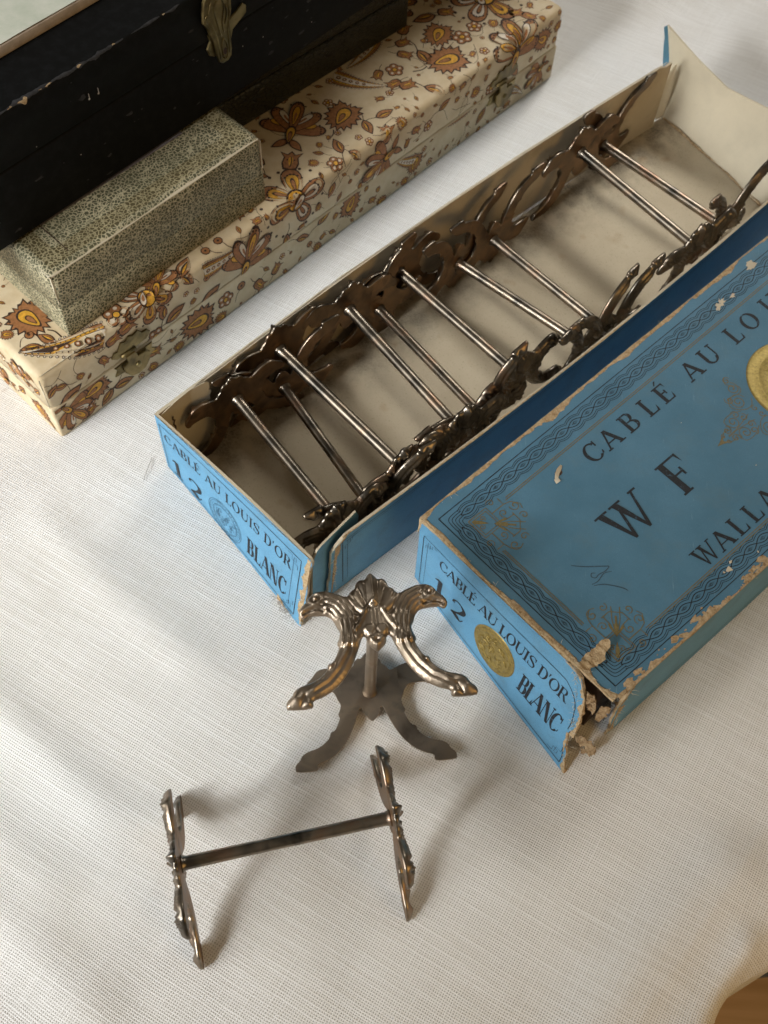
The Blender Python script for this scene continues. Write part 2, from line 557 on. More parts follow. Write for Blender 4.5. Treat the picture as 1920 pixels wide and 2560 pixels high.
def glyph(ch, T=.17, h=.055, s=.085):
    def foot(x, w, y=0):
        return rect(x - w / 2 - s, y, x + w / 2 + s, y + h) if y == 0 else rect(x - w / 2 - s, 1 - h, x + w / 2 + s, 1)

    def stem(x, w=T, top=True, bot=True):
        g = rect(x - w / 2, h if bot else 0, x + w / 2, 1 - h if top else 1)
        if bot:
            g += foot(x, w, 0)
        if top:
            g += foot(x, w, 1)
        return g

    def diag(x0, x1, w):
        return [[(x0 - w / 2, h), (x0 + w / 2, h), (x1 + w / 2, 1), (x1 - w / 2, 1)]]
    if ch == 'A':
        return diag(.12, .45, h * 1.2) + diag(.80, .45, T * 1.1) + rect(.24, .30, .68, .30 + h) + foot(.10, h * 1.2) + foot(.82, T * 1.1), .94
    if ch == 'B':
        return stem(.20) + rect(.28, 1 - h, .45, 1) + rect(.28, .49, .45, .49 + h) + rect(.28, 0, .46, h) + ring(.45, .75, .24, .25, T * .95, h, -90, 90, 14) + ring(.46, .27, .29, .27, T, h, -90, 90, 14), .82
    if ch == 'C':
        return ring(.46, .5, .42, .5, T, h, 42, 318, 30) + rect(.73, .66, .73 + h, .97) + ribbon([(.78, .165), (.82, .26), (.83, .33)], [h, h, h * .5]), .90
    if ch == 'D':
        return stem(.20) + rect(.28, 1 - h, .42, 1) + rect(.28, 0, .42, h) + ring(.42, .5, .40, .5, T, h, -90, 90, 20), .90
    if ch in 'EÉF':
        g = stem(.20, T) + rect(.28, 1 - h, .66, 1) + [[(.60, 1 - h), (.66, .70), (.66, 1 - h)]] + rect(.28, .5, .48, .5 + h) + rect(.46, .40, .46 + h, .65)
        if ch != 'F':
            g += rect(.28, 0, .68, h) + [[(.60, h), (.70, h), (.71, .34)]]
        if ch == 'É':
            g += [[(.30, 1.07), (.36, 1.07), (.56, 1.26), (.44, 1.26)]]
        return g, .78
    if ch == 'I':
        return stem(.22), .44
    if ch == 'L':
        return stem(.20) + rect(.28, 0, .66, h) + [[(.57, h), (.68, h), (.69, .36)]], .74
    if ch == 'N':
        return stem(.15, h * 1.2) + rect(.76, .0, .76 + h, 1) + foot(.79, h, 1) + [[(.10, 1), (.10 + T * 1.2, 1), (.80, 0), (.80 - T * .9, 0)]], .95
    if ch == 'O':
        return ring(.47, .5, .43, .5, T, h, 0, 360, 36), .95
    if ch == 'R':
        return stem(.20) + rect(.28, 1 - h, .45, 1) + rect(.28, .47, .46, .47 + h) + ring(.45, .735, .26, .265, T * .95, h, -90, 90, 14) + [[(.40, .48), (.40 + T, .48), (.84, 0), (.84 - T, 0)]] + rect(.70, 0, .92, h), .90
    if ch == 'S':
        return ribbon([(.66, .70), (.60, .90), (.40, .975), (.20, .88), (.17, .70), (.36, .55), (.54, .44), (.66, .28), (.58, .09), (.36, .025), (.17, .10), (.12, .32)],
                      [h * .6, h, h, T * .6, T * .9, T, T, T * .8, T * .4, h, h, h * .6], 4) + rect(.63, .68, .63 + h, .99) + rect(.10, .01, .10 + h, .32), .76
    if ch == 'U':
        return rect(.20 - T / 2, .32, .20 + T / 2, 1 - h) + foot(.20, T, 1) + rect(.74, .32, .74 + h, 1 - h) + foot(.77, h, 1) + ring(.455, .33, .342, .33, T * .9, h, 180, 360, 20)[:-1] + [[(.74, .34), (.795, .34), (.78, .22), (.72, .2)]], .94
    if ch == 'W':
        g = [[(.06, 1), (.06 + T, 1), (.40, .0), (.34, .0)], [(.34, .08), (.40, .0), (.60, .86), (.56, .92)]]
        g += [[(.46, 1), (.46 + T, 1), (.80, .0), (.74, .0)], [(.74, .08), (.80, .0), (1.08, 1), (1.08 - h, 1)]]
        g += rect(-.01, 1 - h, .33, 1) + rect(.40, 1 - h, .72, 1) + rect(.96, 1 - h, 1.18, 1)
        return g, 1.16
    if ch == '1':
        return rect(.26, h, .26 + T * 1.1, 1) + rect(.12, 0, .62, h) + [[(.26, 1), (.26, .86), (.10, .80), (.10, .85)]], .66
    if ch == '2':
        return ribbon([(.14, .72), (.14, .86), (.30, .97), (.52, .95), (.68, .80), (.64, .60), (.44, .36), (.22, .16), (.10, .04)],
                      [T * .8, T * .4, h, T * .4, T, T, T * .5, h, h], 4) + ribbon([(.10, .05), (.26, .12), (.46, .07), (.62, .06), (.74, .26)], [h, T * 1.1, T * 1.1, h * 1.2, h * .6], 4), .82
    if ch == "'":
        return [[(.06, 1), (.06 + T * .8, 1), (.10, .68), (.07, .68)]], .26
    return [], .42


def text_polys(txt, x0, x1, y, cap, T=.17, h=.055, s=.085, sx=1.0, xs=None):
    """letters between x0 and x1 (spread to fit), or at the explicit left edges xs"""
    out = []
    gl = [glyph(c, T / sx if sx < 1 else T, h, s / sx if sx < 1 else s) for c in txt]
    if xs is None:
        adv = [a * sx * cap for _, a in gl]
        tot = sum(adv)
        gap = (x1 - x0 - tot) / max(1, len(txt) - 1)
        xs, x = [], x0
        for a in adv:
            xs.append(x)
            x += a + gap
    for (g, _), x in zip(gl, xs):
        for p in g:
            out.append([(x + a * cap * sx, y + b * cap) for a, b in p])
    return out


def letters(txt, x0, x1, y, cap, T, h, s, sx, xs, f, parent, name="letter"):
    """each printed letter is a thin object of its own"""
    Te = T / sx if sx < 1 else T
    gl = [glyph(c, Te, h, s / sx if sx < 1 else s) for c in txt]
    if xs is None:
        adv = [a * sx * cap for _, a in gl]
        gap = (x1 - x0 - sum(adv)) / max(1, len(txt) - 1)
        xs, x = [], x0
        for a in adv:
            xs.append(x)
            x += a + gap
    for (g, _), x in zip(gl, xs):
        if not g:
            continue
        mb = MB()
        print_on(mb, [[(x + a * cap * sx, y + b * cap) for a, b in p] for p in g], f, .012)
        mb.build(name, INK, parent)


def spiral(cx, cy, r, turns, a0, w, flip=1, n=22, grow=1.0):
    P, Wd = [], []
    for i in range(n + 1):
        t = i / n
        a = a0 + flip * turns * 2 * math.pi * t
        rr = r * (1 - .86 * t)
        P.append((cx + rr * math.cos(a), cy + rr * math.sin(a)))
        Wd.append(w * (1 + .8 * t))
    return ribbon(P, Wd)


def circle(cx, cy, r, n=14, ry=None):
    ry = r if ry is None else ry
    return [(cx + r * math.cos(2 * math.pi * i / n), cy + ry * math.sin(2 * math.pi * i / n)) for i in range(n)]


def print_on(mb, polys, fmap, off, mat=0):
    for p in polys:
        mb.poly([fmap(x, y, off) for x, y in p], mat)


# ------------------------------------------------------------------ setting: table, floor, cloth
uL = np.array([.6925, .7215, 0.0])
uL /= np.linalg.norm(uL)
uW = np.array([uL[1], -uL[0], 0.0])
Zv = np.array([0, 0, 1.0])

EN = np.array([.80, -.60])                        # outward direction of the table edge at the lower right
EQ = 6.55                                         # its offset


def cloth_h(X, Y):
    h = np.zeros_like(X)

    def ridge(x0, y0, x1, y1, amp, wid, bend=0.0):
        d = np.array([x1 - x0, y1 - y0], float)
        L = np.hypot(*d)
        d /= L
        t = ((X - x0) * d[0] + (Y - y0) * d[1]) / L
        sd = (X - x0) * -d[1] + (Y - y0) * d[0] + bend * np.sin(np.clip(t, 0, 1) * math.pi)
        fade = np.clip(t * 5, 0, 1) * np.clip((1 - t) * 5, 0, 1)
        fade = fade * fade * (3 - 2 * fade)
        return amp * np.exp(-(sd / wid) ** 2) * fade
    h += ridge(-17, 15.5, -6.8, 7.0, .17, .85, .5)
    h += ridge(-17, 11.6, -8.5, 4.6, .10, .8, .3)
    h += ridge(-16, 7.5, -6.5, 1.0, .15, .9, -.3)
    h += ridge(-14, 20, -5, 12.5, .10, .8, .4)
    h += ridge(15, 50, 30, 44, .35, 1.6, .4)
    h += ridge(9, 50, 22, 60, .3, 1.5, .4)
    h += ridge(6.5, 0.5, 13.8, 8.8, .30, 1.3, -.6)
    h += ridge(9.6, 1.4, 13.0, 6.0, .22, .5, .3)
    hq = X * EN[0] + Y * EN[1] - EQ
    h += .035 * np.exp(-((hq + 1.15) / .10) ** 2) - .02 * np.exp(-((hq + 1.38) / .08) ** 2)
    h += .025 * np.sin(X * .55 + 1.3 * np.sin(Y * .21)) * np.sin(Y * .43 + .9) 
    return h


def make_cloth():
    xs = np.concatenate([np.arange(-42, -19, .9), np.arange(-19, 19, .2), np.arange(19, 44, .9)])
    ys = np.concatenate([np.arange(-16, -1, .6), np.arange(-1, 24, .2), np.arange(24, 62, .35), np.arange(62, 80, 1)])
    X, Y = np.meshgrid(xs, ys)
    H = cloth_h(X, Y)
    Hk = H.copy()
    q = X * EN[0] + Y * EN[1] - EQ + .25 * np.sin((X * .6 + Y * .8) * .8)
    R = 1.3
    drop = np.maximum(q, 0)
    ang = np.minimum(drop / R, math.pi / 2 * .94)
    out = R * np.sin(ang) + np.maximum(drop - R * math.pi / 2 * .94, 0) * .09
    dn = R * (1 - np.cos(ang)) + np.maximum(drop - R * math.pi / 2 * .94, 0)
    wav = np.sin((X * .6 + Y * .8) * 1.1) * .35 * np.clip(drop / 3, 0, 1)
    shift = np.where(q > 0, out - drop + wav, 0)
    X2 = X + EN[0] * shift
    Y2 = Y + EN[1] * shift
    Z = H * np.clip(1 - drop / 4, 0, 1) - np.where(q > 0, dn, 0)
    keep = q < 24
    ny, nx = X.shape
    V = np.stack([X2, Y2, Z], -1).reshape(-1, 3)
    idx = np.arange(ny * nx).reshape(ny, nx)
    F = []
    for j in range(ny - 1):
        for i in range(nx - 1):
            if keep[j, i] and keep[j + 1, i + 1]:
                F.append((idx[j, i], idx[j, i + 1], idx[j + 1, i + 1], idx[j + 1, i]))
    me = bpy.data.meshes.new("tablecloth")
    me.from_pydata(V.tolist(), [], [tuple(int(a) for a in f) for f in F])
    me.materials.append(LINEN)
    me.polygons.foreach_set('use_smooth', [True] * len(F))
    me.update()
    o = link(bpy.data.objects.new("tablecloth", me))
    sol = o.modifiers.new("thickness", 'SOLIDIFY')
    sol.thickness = .03
    sol.offset = -1
    return tag(o, "white open-weave linen cloth spread under all the boxes", "tablecloth")


make_cloth()

m = MB()                                          # table slab under the cloth
e = np.array([*EN, 0])
a_ = np.array([-EN[1], EN[0], 0])
pm = e * (EQ - .15) + a_ * 25
m.box(pm - e * 70 - a_ * 60 - Zv * 3.0, e * 70, a_ * 120, Zv * 2.9)
tag(m.build("table_top", WOOD), kind='structure')
m = MB()
m.box((-180, -160, -46), (420, 0, 0), (0, 420, 0), (0, 0, 1))
tag(m.build("wooden_floor", WOOD), kind='structure')
t = thing("charcoal_block", "charcoal block on a grey base at the far right edge past the cloth hem", "block", (29.6, 11.2, -45))
m = MB()
m.box((27.2, 9.6, -44.1), (9, 1.5, 0), (-1.5, 9, 0), (0, 0, 6))
m.build("body", DARKBLOCK, t)
m = MB()
m.box((26.9, 9.25, -45), (9.4, 1.57, 0), (-1.6, 9.5, 0), (0, 0, .9))
m.build("plinth", GREYSTRIP, t)


# ------------------------------------------------------------------ knife rests
OUTL = [(0, 1.46), (.12, 1.34), (.2, 1.21), (.33, 1.24), (.47, 1.12), (.5, .95), (.62, .9), (.72, .76), (.8, .7), (1.1, .85), (1.4, .95), (1.67, .94),
        (1.85, .84), (1.98, .64), (2.16, .48), (2.24, .3), (2.17, .14), (2.06, .12), (1.98, .2), (1.78, .2), (1.52, .18), (1.34, .13), (1.22, -.02),
        (1.14, -.24), (1.05, -.4), (1.1, -.62), (1.18, -.78), (1.11, -.86), (1.18, -1.06), (1.33, -1.34), (1.48, -1.36), (1.51, -1.55), (1.7, -1.74),
        (1.96, -1.9), (2.3, -1.98), (2.5, -2.1), (2.57, -2.27), (2.73, -2.4), (2.76, -2.55), (2.72, -2.65), (2.05, -2.66), (1.97, -2.57), (2.0, -2.43),
        (1.67, -2.33), (1.33, -2.14), (1.02, -1.83), (.74, -1.39), (.56, -.97), (.4, -.56), (.3, -.62), (.28, -.83), (.14, -.97), (0, -1.1)]


def densify(P, step):
    out = []
    for i in range(len(P)):
        a, b = np.array(P[i]), np.array(P[(i + 1) % len(P)])
        n = max(1, int(np.linalg.norm(b - a) / step))
        out += [tuple(a + (b - a) * k / n) for k in range(n)]
    return out


def chaikin(P, it=1):
    for _ in range(it):
        Q = []
        for i in range(len(P)):
            a, b = np.array(P[i]), np.array(P[(i + 1) % len(P)])
            Q += [tuple(a * .75 + b * .25), tuple(a * .25 + b * .75)]
        P = Q
    return P


def seg_dist(Q, P, closed=True):
    Q = np.asarray(Q)
    P = np.asarray(P)
    A = P
    B = np.roll(P, -1, 0)
    if not closed:
        A, B = P[:-1], P[1:]
    d = np.full(len(Q), 1e9)
    par = np.zeros(len(Q))
    sgn = np.zeros(len(Q))
    acc = 0.0
    for a, b in zip(A, B):
        ab = b - a
        L = np.linalg.norm(ab)
        t = np.clip(((Q - a) @ ab) / (L * L + 1e-12), 0, 1)
        v = Q - (a + t[:, None] * ab)
        dd = np.hypot(v[:, 0], v[:, 1])
        k = dd < d
        d = np.where(k, dd, d)
        par = np.where(k, acc + t * L, par)
        sgn = np.where(k, np.sign(ab[0] * v[:, 1] - ab[1] * v[:, 0]), sgn)
        acc += L
    return d, par, sgn


def inside(Q, P):
    Q = np.asarray(Q)
    P = np.asarray(P)
    c = np.zeros(len(Q), bool)
    for (x0, y0), (x1, y1) in zip(P, np.roll(P, -1, 0)):
        if y0 == y1:
            continue
        k = ((y0 > Q[:, 1]) != (y1 > Q[:, 1])) & (Q[:, 0] < (x1 - x0) * (Q[:, 1] - y0) / (y1 - y0) + x0)
        c ^= k
    return c


def bumpf(x, w):
    return np.exp(-(x / w) ** 2)


def relief(Q, bd):
    """height of the ornament on the outer face of a plate; bd = distance to the outline"""
    u, v = np.abs(Q[:, 0]), Q[:, 1]
    t = np.clip(bd / .20, 0, 1)
    H = .085 + .10 * np.sqrt(1 - (1 - t) ** 2)
    inn = np.clip((bd - .03) / .07, 0, 1)
    QA = np.stack([u, v], 1)
    # legs: long flutes
    leg = [(.78, -.62), (.92, -1.1), (1.18, -1.55), (1.52, -1.92), (1.95, -2.15), (2.3, -2.28), (2.7, -2.5)]
    d, par, sg = seg_dist(QA, np.array(leg), False)
    s = d * sg
    lm = np.clip((-v - .75) / .15, 0, 1) * np.clip((u - .42) / .1, 0, 1)
    H += inn * lm * (.055 * np.cos(2 * math.pi * (s - .03) / .19) * np.clip((2.15 - par) / .3, 0, 1))
    H += inn * lm * .09 * bumpf(d, .10) * np.clip((2.3 - par) / .3, 0, 1)
    # hooves with a cleft and two bumps
    H += inn * (.10 * bumpf(np.hypot(u - 2.45, v + 2.36), .17) + .06 * bumpf(np.hypot(u - 2.1, v + 2.55), .12) - .08 * bumpf(u - 2.28 + (v + 2.5) * .4, .03) * np.clip((-v - 2.2) / .1, 0, 1))
    # acanthus knobs on the leg
    for a, b, r in [(1.40, -1.46, .1), (1.14, -.82, .09), (1.75, -1.86, .09)]:
        H += inn * .07 * bumpf(np.hypot(u - a, v - b), r)
    # neck: overlapping feather strands
    neck = [(1.75, .62), (1.42, .58), (1.12, .42), (.92, .12), (.86, -.25), (.86, -.85)]
    d, par, sg = seg_dist(QA, np.array(neck), False)
    s = d * sg
    nm = np.clip((u - .52) / .1, 0, 1) * np.clip((v + .92) / .08, 0, 1) * np.clip((1.48 - u) / .12, 0, 1)
    H += inn * nm * (.045 * np.cos(2 * math.pi * s / .145) + .09 * bumpf(d, .3))
    for p0 in (1.15, 1.75):
        w = par - p0 - .05 * np.cos(2 * math.pi * s / .145)
        H += inn * nm * .035 * np.clip(1 - w / .4, 0, 1) * (w > 0)
    # head: brow, eye, beak with mouth line
    H += inn * (.10 * bumpf(np.hypot((u - 1.72) / 1.3, v - .56), .26) + .06 * bumpf(np.hypot(u - 1.68, v - .80), .10))
    er = np.hypot(u - 1.72, v - .66)
    H += inn * (.10 * bumpf(er, .055) - .10 * bumpf(er - .10, .032) + .06 * bumpf(er - .17, .03))
    mouth = np.array([(1.50, .30), (1.75, .36), (2.0, .30), (2.12, .22)])
    d, _, _ = seg_dist(QA, mouth, False)
    H -= inn * .16 * bumpf(d, .035)
    H += inn * .05 * bumpf(d - .09, .04)
    H -= inn * .05 * bumpf(np.hypot(u - 1.98, v - .52), .035)
    # palmette
    ang = np.degrees(np.arctan2(u, v + .15))
    rad = np.hypot(u, v + .15)
    pm = np.clip((rad - .38) / .1, 0, 1) * np.clip((.66 - u + .15 * (v > .8)) / .08, 0, 1) * np.clip((v + .1) / .1, 0, 1)
    H += inn * pm * (.13 * np.abs(np.cos(np.radians(ang) * 180 / 40.0)) - .07)
    H += inn * .07 * bumpf(u, .06) * np.clip((v - .35) / .1, 0, 1)
    H -= inn * pm * .07 * bumpf(u - .13 - .06 * v, .022)
    # raised arch over a small palmette
    arch = np.array([(.62, -.42), (.46, -.22), (.30, .10), (.14, .38), (0, .46)])
    d, _, _ = seg_dist(QA, arch, False)
    H += inn * .10 * bumpf(d, .045)
    H += inn * .05 * np.abs(np.cos(u * 2 * math.pi / .22)) * np.clip((.24 - u) / .06, 0, 1) * np.clip((v + .4) / .1, 0, 1) * np.clip((.28 - v) / .1, 0, 1)
    # two flat discs, pendant lobes
    dr = np.hypot(u - .19, v + .42)
    H = np.where(dr < .15, .28, H)
    for a, b, r in [(.17, -.72, .10), (0, -.62, .08), (0, -.9, .10), (.1, -.86, .05)]:
        H += inn * .10 * bumpf(np.hypot(u - a, v - b), r)
    H -= inn * .08 * bumpf(np.hypot(u, v + .76), .04)
    return H


def build_plate_meshes():
    half = OUTL
    full = half + [(-a, b) for a, b in reversed(half[1:-1])]
    full = chaikin(full, 1)
    bnd = densify(full, .055)
    B = np.array(bnd)
    step = .046
    gx, gy = np.meshgrid(np.arange(-2.9, 2.9, step), np.arange(-2.8, 1.6, step))
    gx = gx + (np.arange(gx.shape[0]) % 2)[:, None] * step * .5
    G = np.stack([gx.ravel(), gy.ravel()], 1)
    G = G[inside(G, B)]
    d, _, _ = seg_dist(G, B)
    G = G[d > .028]
    P = np.concatenate([B, G])
    n = len(B)
    vs, es, fs, ov, oe, of = delaunay_2d_cdt([Vector(p) for p in P.tolist()], [(i, (i + 1) % n) for i in range(n)], [], 0, 1e-5)
    V = np.array([tuple(v) for v in vs])
    T = np.array([f for f in fs if len(f) == 3])
    cen = V[T].mean(1)
    T = T[inside(cen, B)]
    cen = V[T].mean(1)
    bd, _, _ = seg_dist(V, B)
    H = relief(V, bd)
    isb = bd < 1e-4
    H[isb] = .085
    u, w = np.abs(cen[:, 0]), cen[:, 1]
    lab = np.zeros(len(T), int)
    lab[(u > 1.02) & (w > -.05)] = 1
    lab[(w < -.95) & (u > .36)] = 2
    side = cen[:, 0] > 0
    parts = {'body': lab == 0, 'head_r': (lab == 1) & side, 'head_l': (lab == 1) & ~side, 'leg_r': (lab == 2) & side, 'leg_l': (lab == 2) & ~side}
    edge_use = {}
    for f in T:
        for k in range(3):
            a, b = int(f[k]), int(f[(k + 1) % 3])
            edge_use[(a, b)] = 1
    out = {}
    for nm, msk in parts.items():
        F = T[msk]
        used = np.unique(F)
        mp = {int(a): i for i, a in enumerate(used)}
        k = len(used)
        verts = [(V[a][0], V[a][1], H[a]) for a in used] + [(V[a][0], V[a][1], 0.0) for a in used]
        faces, mats = [], []
        for f in F:
            a, b, c = (mp[int(q)] for q in f)
            faces.append((a, b, c))
            mats.append(0)
            faces.append((c + k, b + k, a + k))
            mats.append(1)
            for x, y, g, h in ((a, b, f[0], f[1]), (b, c, f[1], f[2]), (c, a, f[2], f[0])):
                if (int(h), int(g)) not in edge_use:
                    faces.append((y, x, x + k, y + k))
                    mats.append(0)
        out[nm] = (verts, faces, mats)
    return out


PLATE = build_plate_meshes()
BAR_HALF = 3.23


def plate_mesh(nm, mats):
    v, f, mi = PLATE[nm]
    # (u, v, h) -> (h, u, v): the outer face looks along +x
    me = bpy.data.meshes.new(nm)
    me.from_pydata([(h, a, b) for a, b, h in v], [], f)
    for q in mats:
        me.materials.append(q)
    me.polygons.foreach_set('material_index', mi)
    me.polygons.foreach_set('use_smooth', [q == 0 for q in mi])
    me.update()
    return me


def bar_mesh(mat):
    mb = MB()
    prof = [(-3.235, .27), (-3.19, .27), (-3.15, .235), (-3.05, .21), (-2.0, .205), (0, .20), (2.0, .205), (3.05, .21), (3.15, .235), (3.19, .27), (3.235, .27)]
    mb.tube([(x, 0, 0) for x, _ in prof], [r for _, r in prof], 24)
    return mb.mesh("bar", [mat], True)


METALSETS = {}
for key, mats in {'silver': (SILVER, SILVERB), 'bronze': (BRONZE, GREYB)}.items():
    METALSETS[key] = {'bar': bar_mesh(mats[0]), **{nm: plate_mesh(nm, mats) for nm in PLATE}}


def make_rest(label, center, xdir, vdir, scale=1.0, key='silver'):
    X = Vector(xdir).normalized()
    Zd = Vector(vdir)
    Zd = (Zd - X * Zd.dot(X)).normalized()
    Y = Zd.cross(X)
    M = Matrix((X, Y, Zd)).transposed().to_4x4()
    M.translation = Vector(center)
    t = thing("knife_rest", label, "knife rest", group="eagle knife rests from the thread box")
    t.matrix_world = M @ Matrix.Scale(scale, 4)
    K = METALSETS[key]
    b = link(bpy.data.objects.new("bar", K['bar']))
    b.parent = t
    for sgn in (1, -1):
        p = link(bpy.data.objects.new("end_plate", K['body']))
        p.parent = t
        p.location = (sgn * BAR_HALF, 0, 0)
        p.rotation_euler = (0, 0, 0 if sgn > 0 else math.pi)
        for nm, part in (('eagle_head', 'head_r'), ('eagle_head', 'head_l'), ('leg', 'leg_r'), ('leg', 'leg_l')):
            c = link(bpy.data.objects.new(nm, K[part]))
            c.parent = p
    return t


a = math.radians(8.975)
make_rest("bronze toned eagle knife rest standing on end in front of the two blue boxes", (-.077, 12.739, 3.56),
          (.0, .0, 1), (-math.sin(a), math.cos(a), 0), 1.0, 'bronze')
a = math.radians(16.075)
make_rest("upright eagle knife rest seen from above, alone on the cloth in the foreground", (-2.275, 6.97, 2.67),
          (.9612, .2758, 0), (0, 0, 1), 1.0, 'silver')

TRAY_RESTS = [
    ((-5.85, 23.13, 2.6), (-1.6, 18.13, 2.6), -6, "knife rest nearest the lettered end of the open blue tray"),
    ((-4.26, 24.58, 1.5), (-0.4, 19.29, 1.5), 176, "second knife rest from the lettered tray end, its coppery bar sunk low"),
    ((-4.45, 25.29, 3.0), (0.58, 20.5, 2.7), -5, "third knife rest from the lettered tray end, bar high at the back wall"),
    ((-1.98, 27.65, 2.85), (2.65, 22.3, 2.66), 7, "fourth knife rest from the lettered tray end, beside a lower darker bar"),
    ((-0.77, 28.71, 1.6), (3.55, 23.78, 1.6), 160, "fifth knife rest from the lettered tray end, dark bar low between two others"),
    ((-0.05, 29.78, 2.75), (4.78, 25.08, 2.66), -6, "sixth knife rest from the lettered tray end, in the middle of the row"),
    ((2.41, 31.59, 1.5), (7.69, 27.63, 1.5), 184, "seventh knife rest from the lettered tray end, bar slanting towards the next one"),
    ((3.9, 33.03, 1.5), (8.61, 28.46, 1.5), 178, "upturned knife rest with feet raised just before the wide gap in the tray"),
    ((7.55, 37.2, 2.85), (12.22, 32.24, 2.7), -8, "knife rest just beyond the wide gap in the tray, second from the raised flap"),
    ((8.85, 39.1, 1.65), (13.9, 34.8, 1.5), 189, "farthest knife rest in the tray, dark bar next to the raised end flap"),
]
for pa, pb, ang, lab in TRAY_RESTS:
    pa, pb = np.array(pa), np.array(pb)
    c = (pa + pb) / 2
    X = (pb - pa) / np.linalg.norm(pb - pa)
    hz = np.array([-X[1], X[0], 0])
    hz /= np.linalg.norm(hz)
    up = np.cross(X, hz)
    if up[2] < 0:
        up = -up
    an = math.radians(ang)
    make_rest(lab, c, X, hz * math.sin(an) + up * math.cos(an), min(1.06, max(.93, np.linalg.norm(pb - pa) / 6.55)))


# ------------------------------------------------------------------ blue tray
def bil(TL, TR, BL, BR, Wd, Hg, bow=0.0, nrm=None):
    TL, TR, BL, BR = (np.array(q, float) for q in (TL, TR, BL, BR))
    n0 = np.cross(TR - TL, BL - TL)
    n0 = -n0 / np.linalg.norm(n0) if nrm is None else np.array(nrm, float)

    def f(x, y, off=0.0):
        s, t = x / Wd, 1 - y / Hg
        p = (TL * (1 - s) + TR * s) * (1 - t) + (BL * (1 - s) + BR * s) * t
        return p + n0 * (off + bow * math.sin(math.pi * min(max(s, 0), 1)))
    return f


def sheet(mb, outline, f, thick, mo=0, mi=1, cell=.6):
    """solid card panel: outer face f(x,y,0), inner face f(x,y,-thick), gridded so that it can bend"""
    O = np.array(densify(outline, .12))
    x0, y0 = O.min(0)
    x1, y1 = O.max(0)
    gx, gy = np.meshgrid(np.arange(x0 + cell / 2, x1, cell), np.arange(y0 + cell / 2, y1, cell))
    G = np.stack([gx.ravel(), gy.ravel()], 1)
    G = G[inside(G, O)]
    if len(G):
        d, _, _ = seg_dist(G, O)
        G = G[d > .08]
    P = np.concatenate([O, G]) if len(G) else O
    n = len(O)
    vs, es, fs, *_ = delaunay_2d_cdt([Vector(p) for p in P.tolist()], [(i, (i + 1) % n) for i in range(n)], [], 0, 1e-5)
    V = np.array([tuple(v) for v in vs])
    T = [f_ for f_ in fs if len(f_) == 3]
    ins = inside(V[np.array(T)].mean(1), O)
    T = [t_ for t_, k in zip(T, ins) if k]
    k = len(V)
    verts = [f(x, y, 0) for x, y in V] + [f(x, y, -thick) for x, y in V]
    b = len(mb.v)
    mb.v += [tuple(map(float, q)) for q in verts]
    eu = set()
    for t_ in T:
        for q in range(3):
            eu.add((t_[q], t_[(q + 1) % 3]))
    for t_ in T:
        A, B_, C_ = t_
        mb.f.append((b + A, b + B_, b + C_))
        mb.m.append(mo)
        mb.f.append((b + C_ + k, b + B_ + k, b + A + k))
        mb.m.append(mi)
    for (p, q) in eu:
        if (q, p) not in eu:
            mb.f.append((b + q, b + p, b + p + k, b + q + k))
            mb.m.append(mi)


def ragged(p, q, amp, seed, step=.08):
    p, q = np.array(p, float), np.array(q, float)
    L = np.linalg.norm(q - p)
    n = max(3, int(L / step))
    d = (q - p) / L
    nn = np.array([-d[1], d[0]])
    j = jag(n, amp, seed)
    return [tuple(p + (q - p) * i / n + nn * (j[i] if 0 < i else 0)) for i in range(n)]


TH = .11
tray = thing("box_tray", "open blue card tray, cream lined, holding a row of knife rests", "box", (3, 28, 0))
A3 = np.array([-8.5, 21.36, 3.85])
B3 = np.array([-2.3, 15.88, 3.9])
# floor
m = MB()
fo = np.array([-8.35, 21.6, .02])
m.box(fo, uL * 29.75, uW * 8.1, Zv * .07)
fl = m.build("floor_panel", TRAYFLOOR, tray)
# end panel with lettering
TE = bil(A3, B3, (-8.56, 21.46, 0.03), (-2.75, 15.1, 0.02), 8.3, 3.9, -.05)
ol = [(0, 0)] + [(1.5, .02), (3, .05), (4.6, .02), (6.6, 0.0), (7.1, .06)] + ragged((7.25, .05), (7.9, -.25), .12, 5) + [(7.95, -.1)] + ragged((8.15, -.05), (8.3, 3.88), -.16, 3) + [(8.2, 3.9), (5, 3.93), (2, 3.88), (0, 3.9)]
m = MB()
sheet(m, ol, TE, TH)
endp = m.build("end_panel", [BLUE, CREAM], tray)
PO = .012
letters("CABLÉ AU LOUIS D'OR", .32, 7.42, 2.42, .58, .14, .055, .08, .86, None, TE, endp)
letters("12", .42, 2.35, .34, 1.08, .20, .05, .10, 1.0, None, TE, endp, "numeral")
letters("BLANC", 5.02, 7.35, .62, 1.0, .125, .05, .05, .56, None, TE, endp)


def frame_lines(mb, f, x0, y0, x1, y1, w, off, mat=0, key=True, sides='tlbr'):
    if 't' in sides:
        print_on(mb, ribbon([(x0, y1), (x0 * .5 + x1 * .5, y1), (x1, y1)], w, 8), f, off, mat)
    if 'b' in sides:
        print_on(mb, ribbon([(x0, y0), (x0 * .5 + x1 * .5, y0), (x1, y0)], w, 8), f, off, mat)
    if 'l' in sides:
        print_on(mb, ribbon([(x0, y0), (x0, (y0 + y1) / 2), (x0, y1)], w, 4), f, off, mat)
    if 'r' in sides:
        print_on(mb, ribbon([(x1, y0), (x1, (y0 + y1) / 2), (x1, y1)], w, 4), f, off, mat)


def greek(mb, f, x, y, sx, sy, off, w=.018, mat=0):
    P = [(.55, 0), (.32, 0), (.32, .22), (.10, .22), (.10, .05), (.22, .05), (.22, .32), (0, .32), (0, .55)]
    print_on(mb, ribbon([(x + a * sx, y + b * sy) for a, b in P], w), f, off, mat)


